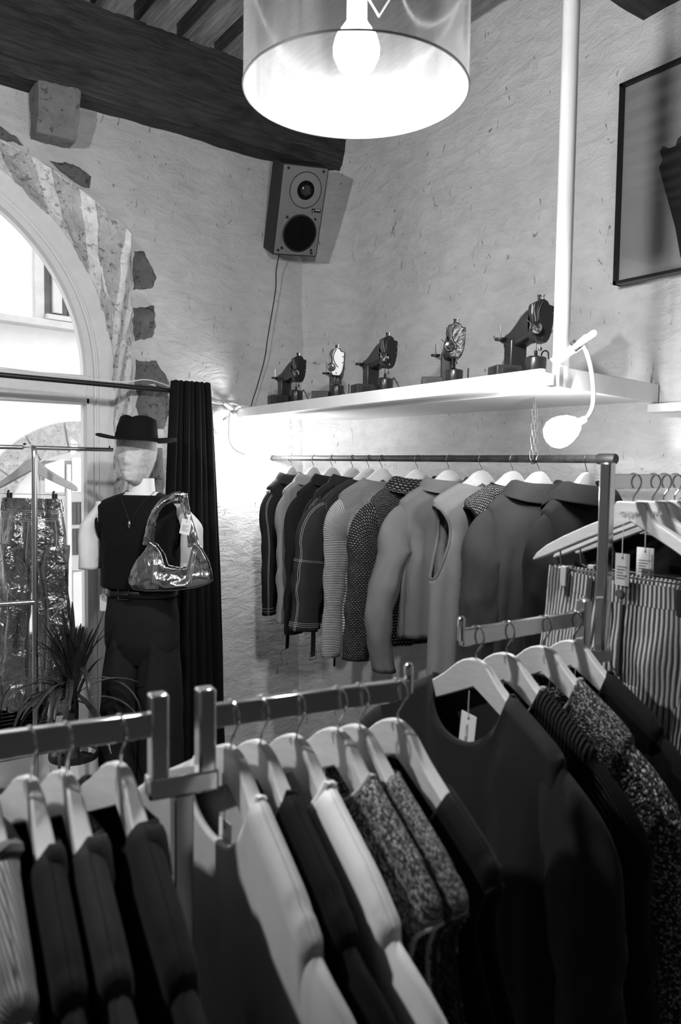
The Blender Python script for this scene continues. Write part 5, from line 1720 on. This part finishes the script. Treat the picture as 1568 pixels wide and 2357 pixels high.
# ------------------------------------------------------------------ potted plant behind the mannequin's leg
pl = thing('potted_dracaena', 'potted dracaena with long strap leaves in a white pot', 'plant', (.982, 3.250, 0))
MB().lathe([(0, .0), (.080, .0), (.086, .02), (.098, .368), (.100, .378), (.095, .380), (.090, .368), (.088, .342), (0, .342)], n=40).build('pot', 'pot_white', pl)
MB().lathe([(.1005, .360), (.1025, .370), (.100, .382), (.093, .384), (.091, .372)], n=40).build('pot_rim', 'black_metal', pl)
MB().grid(lambda u, v: (.090 * v * math.cos(2 * PI * u), .090 * v * math.sin(2 * PI * u), .350 + .008 * fbm(v * 9 * math.cos(2 * PI * u), v * 9 * math.sin(2 * PI * u))), 32, 10, True).build('soil', 'soil', pl, angle=180)
MB().tube([(0, 0, .34), (.004, .002, .42), (-.002, 0, .50), (.002, 0, .58), (0, 0, .64)], [.024, .021, .022, .019, .016], 14).build('trunk', 'bark', pl)
rl = random.Random(11)
def blocked(p):
    """True where a leaf point (plant space) would enter something that stands there."""
    g = Vector((p.x + .982, p.y + 3.250, p.z))
    a = Matrix.Rotation(-MRZ, 3, 'Z') @ (g - Vector(MLOC))
    if (a.x / .205) ** 2 + (a.y / .155) ** 2 < 1:
        return True
    b = Matrix.Rotation(-RR, 3, 'Z') @ (g - Vector(jl))
    if abs(b.x) < .215 and abs(b.y) < .062 and g.z > .48:
        return True
    return g.y > 3.76 or (g.x > 1.33 and g.y > 3.62) or (g - Vector((.845, 3.300, g.z))).length < .03 or (g - Vector((1.64, 3.5, g.z))).length < .2
count = tries = 0
while count < 74 and tries < 6000:
    tries += 1
    i = count
    az = rl.uniform(0, 2 * PI) if i % 3 else rl.uniform(R(180), R(270))
    z0 = rl.uniform(.56, .72)
    up = rl.uniform(-.15, 1.25) if i < 46 else rl.uniform(1.1, 1.45)
    Ln = rl.uniform(.24, .42) * (1. if i < 46 else .9)
    droop = rl.uniform(.5, 2.0) if up < 1 else rl.uniform(.0, .5)
    wd = rl.uniform(.008, .0135)
    pts, dirs = [], []
    p = Vector((.008 * math.cos(az), .008 * math.sin(az), z0))
    el = up
    for k in range(11):
        pts.append(p.copy())
        d = Vector((math.cos(el) * math.cos(az), math.cos(el) * math.sin(az), math.sin(el)))
        dirs.append(d)
        p = p + d * (Ln / 10)
        el -= droop / 10 * (1 + k * .12)
    if any(blocked(q_) for q_ in pts[2:]) or any(q_.z < .41 and math.hypot(q_.x, q_.y) < .13 for q_ in pts):
        continue
    count += 1
    side = Vector((-math.sin(az), math.cos(az), 0))
    def lf(u, v, pts=pts, dirs=dirs, side=side, wd=wd):
        k = min(9, int(v * 10))
        q = pts[k].lerp(pts[k + 1], v * 10 - k)
        n = dirs[k].cross(side)
        ww = wd * (math.sin(PI * min(.97, .12 + v * .86)) ** .7)
        return q + side * ww * (u - .5) * 2 + n * .35 * ww * abs(u - .5) * 2
    MB().grid(lf, 4, 12).build('leaf', 'leaf' if rl.random() < .7 else 'leaf_pale', pl, angle=180)
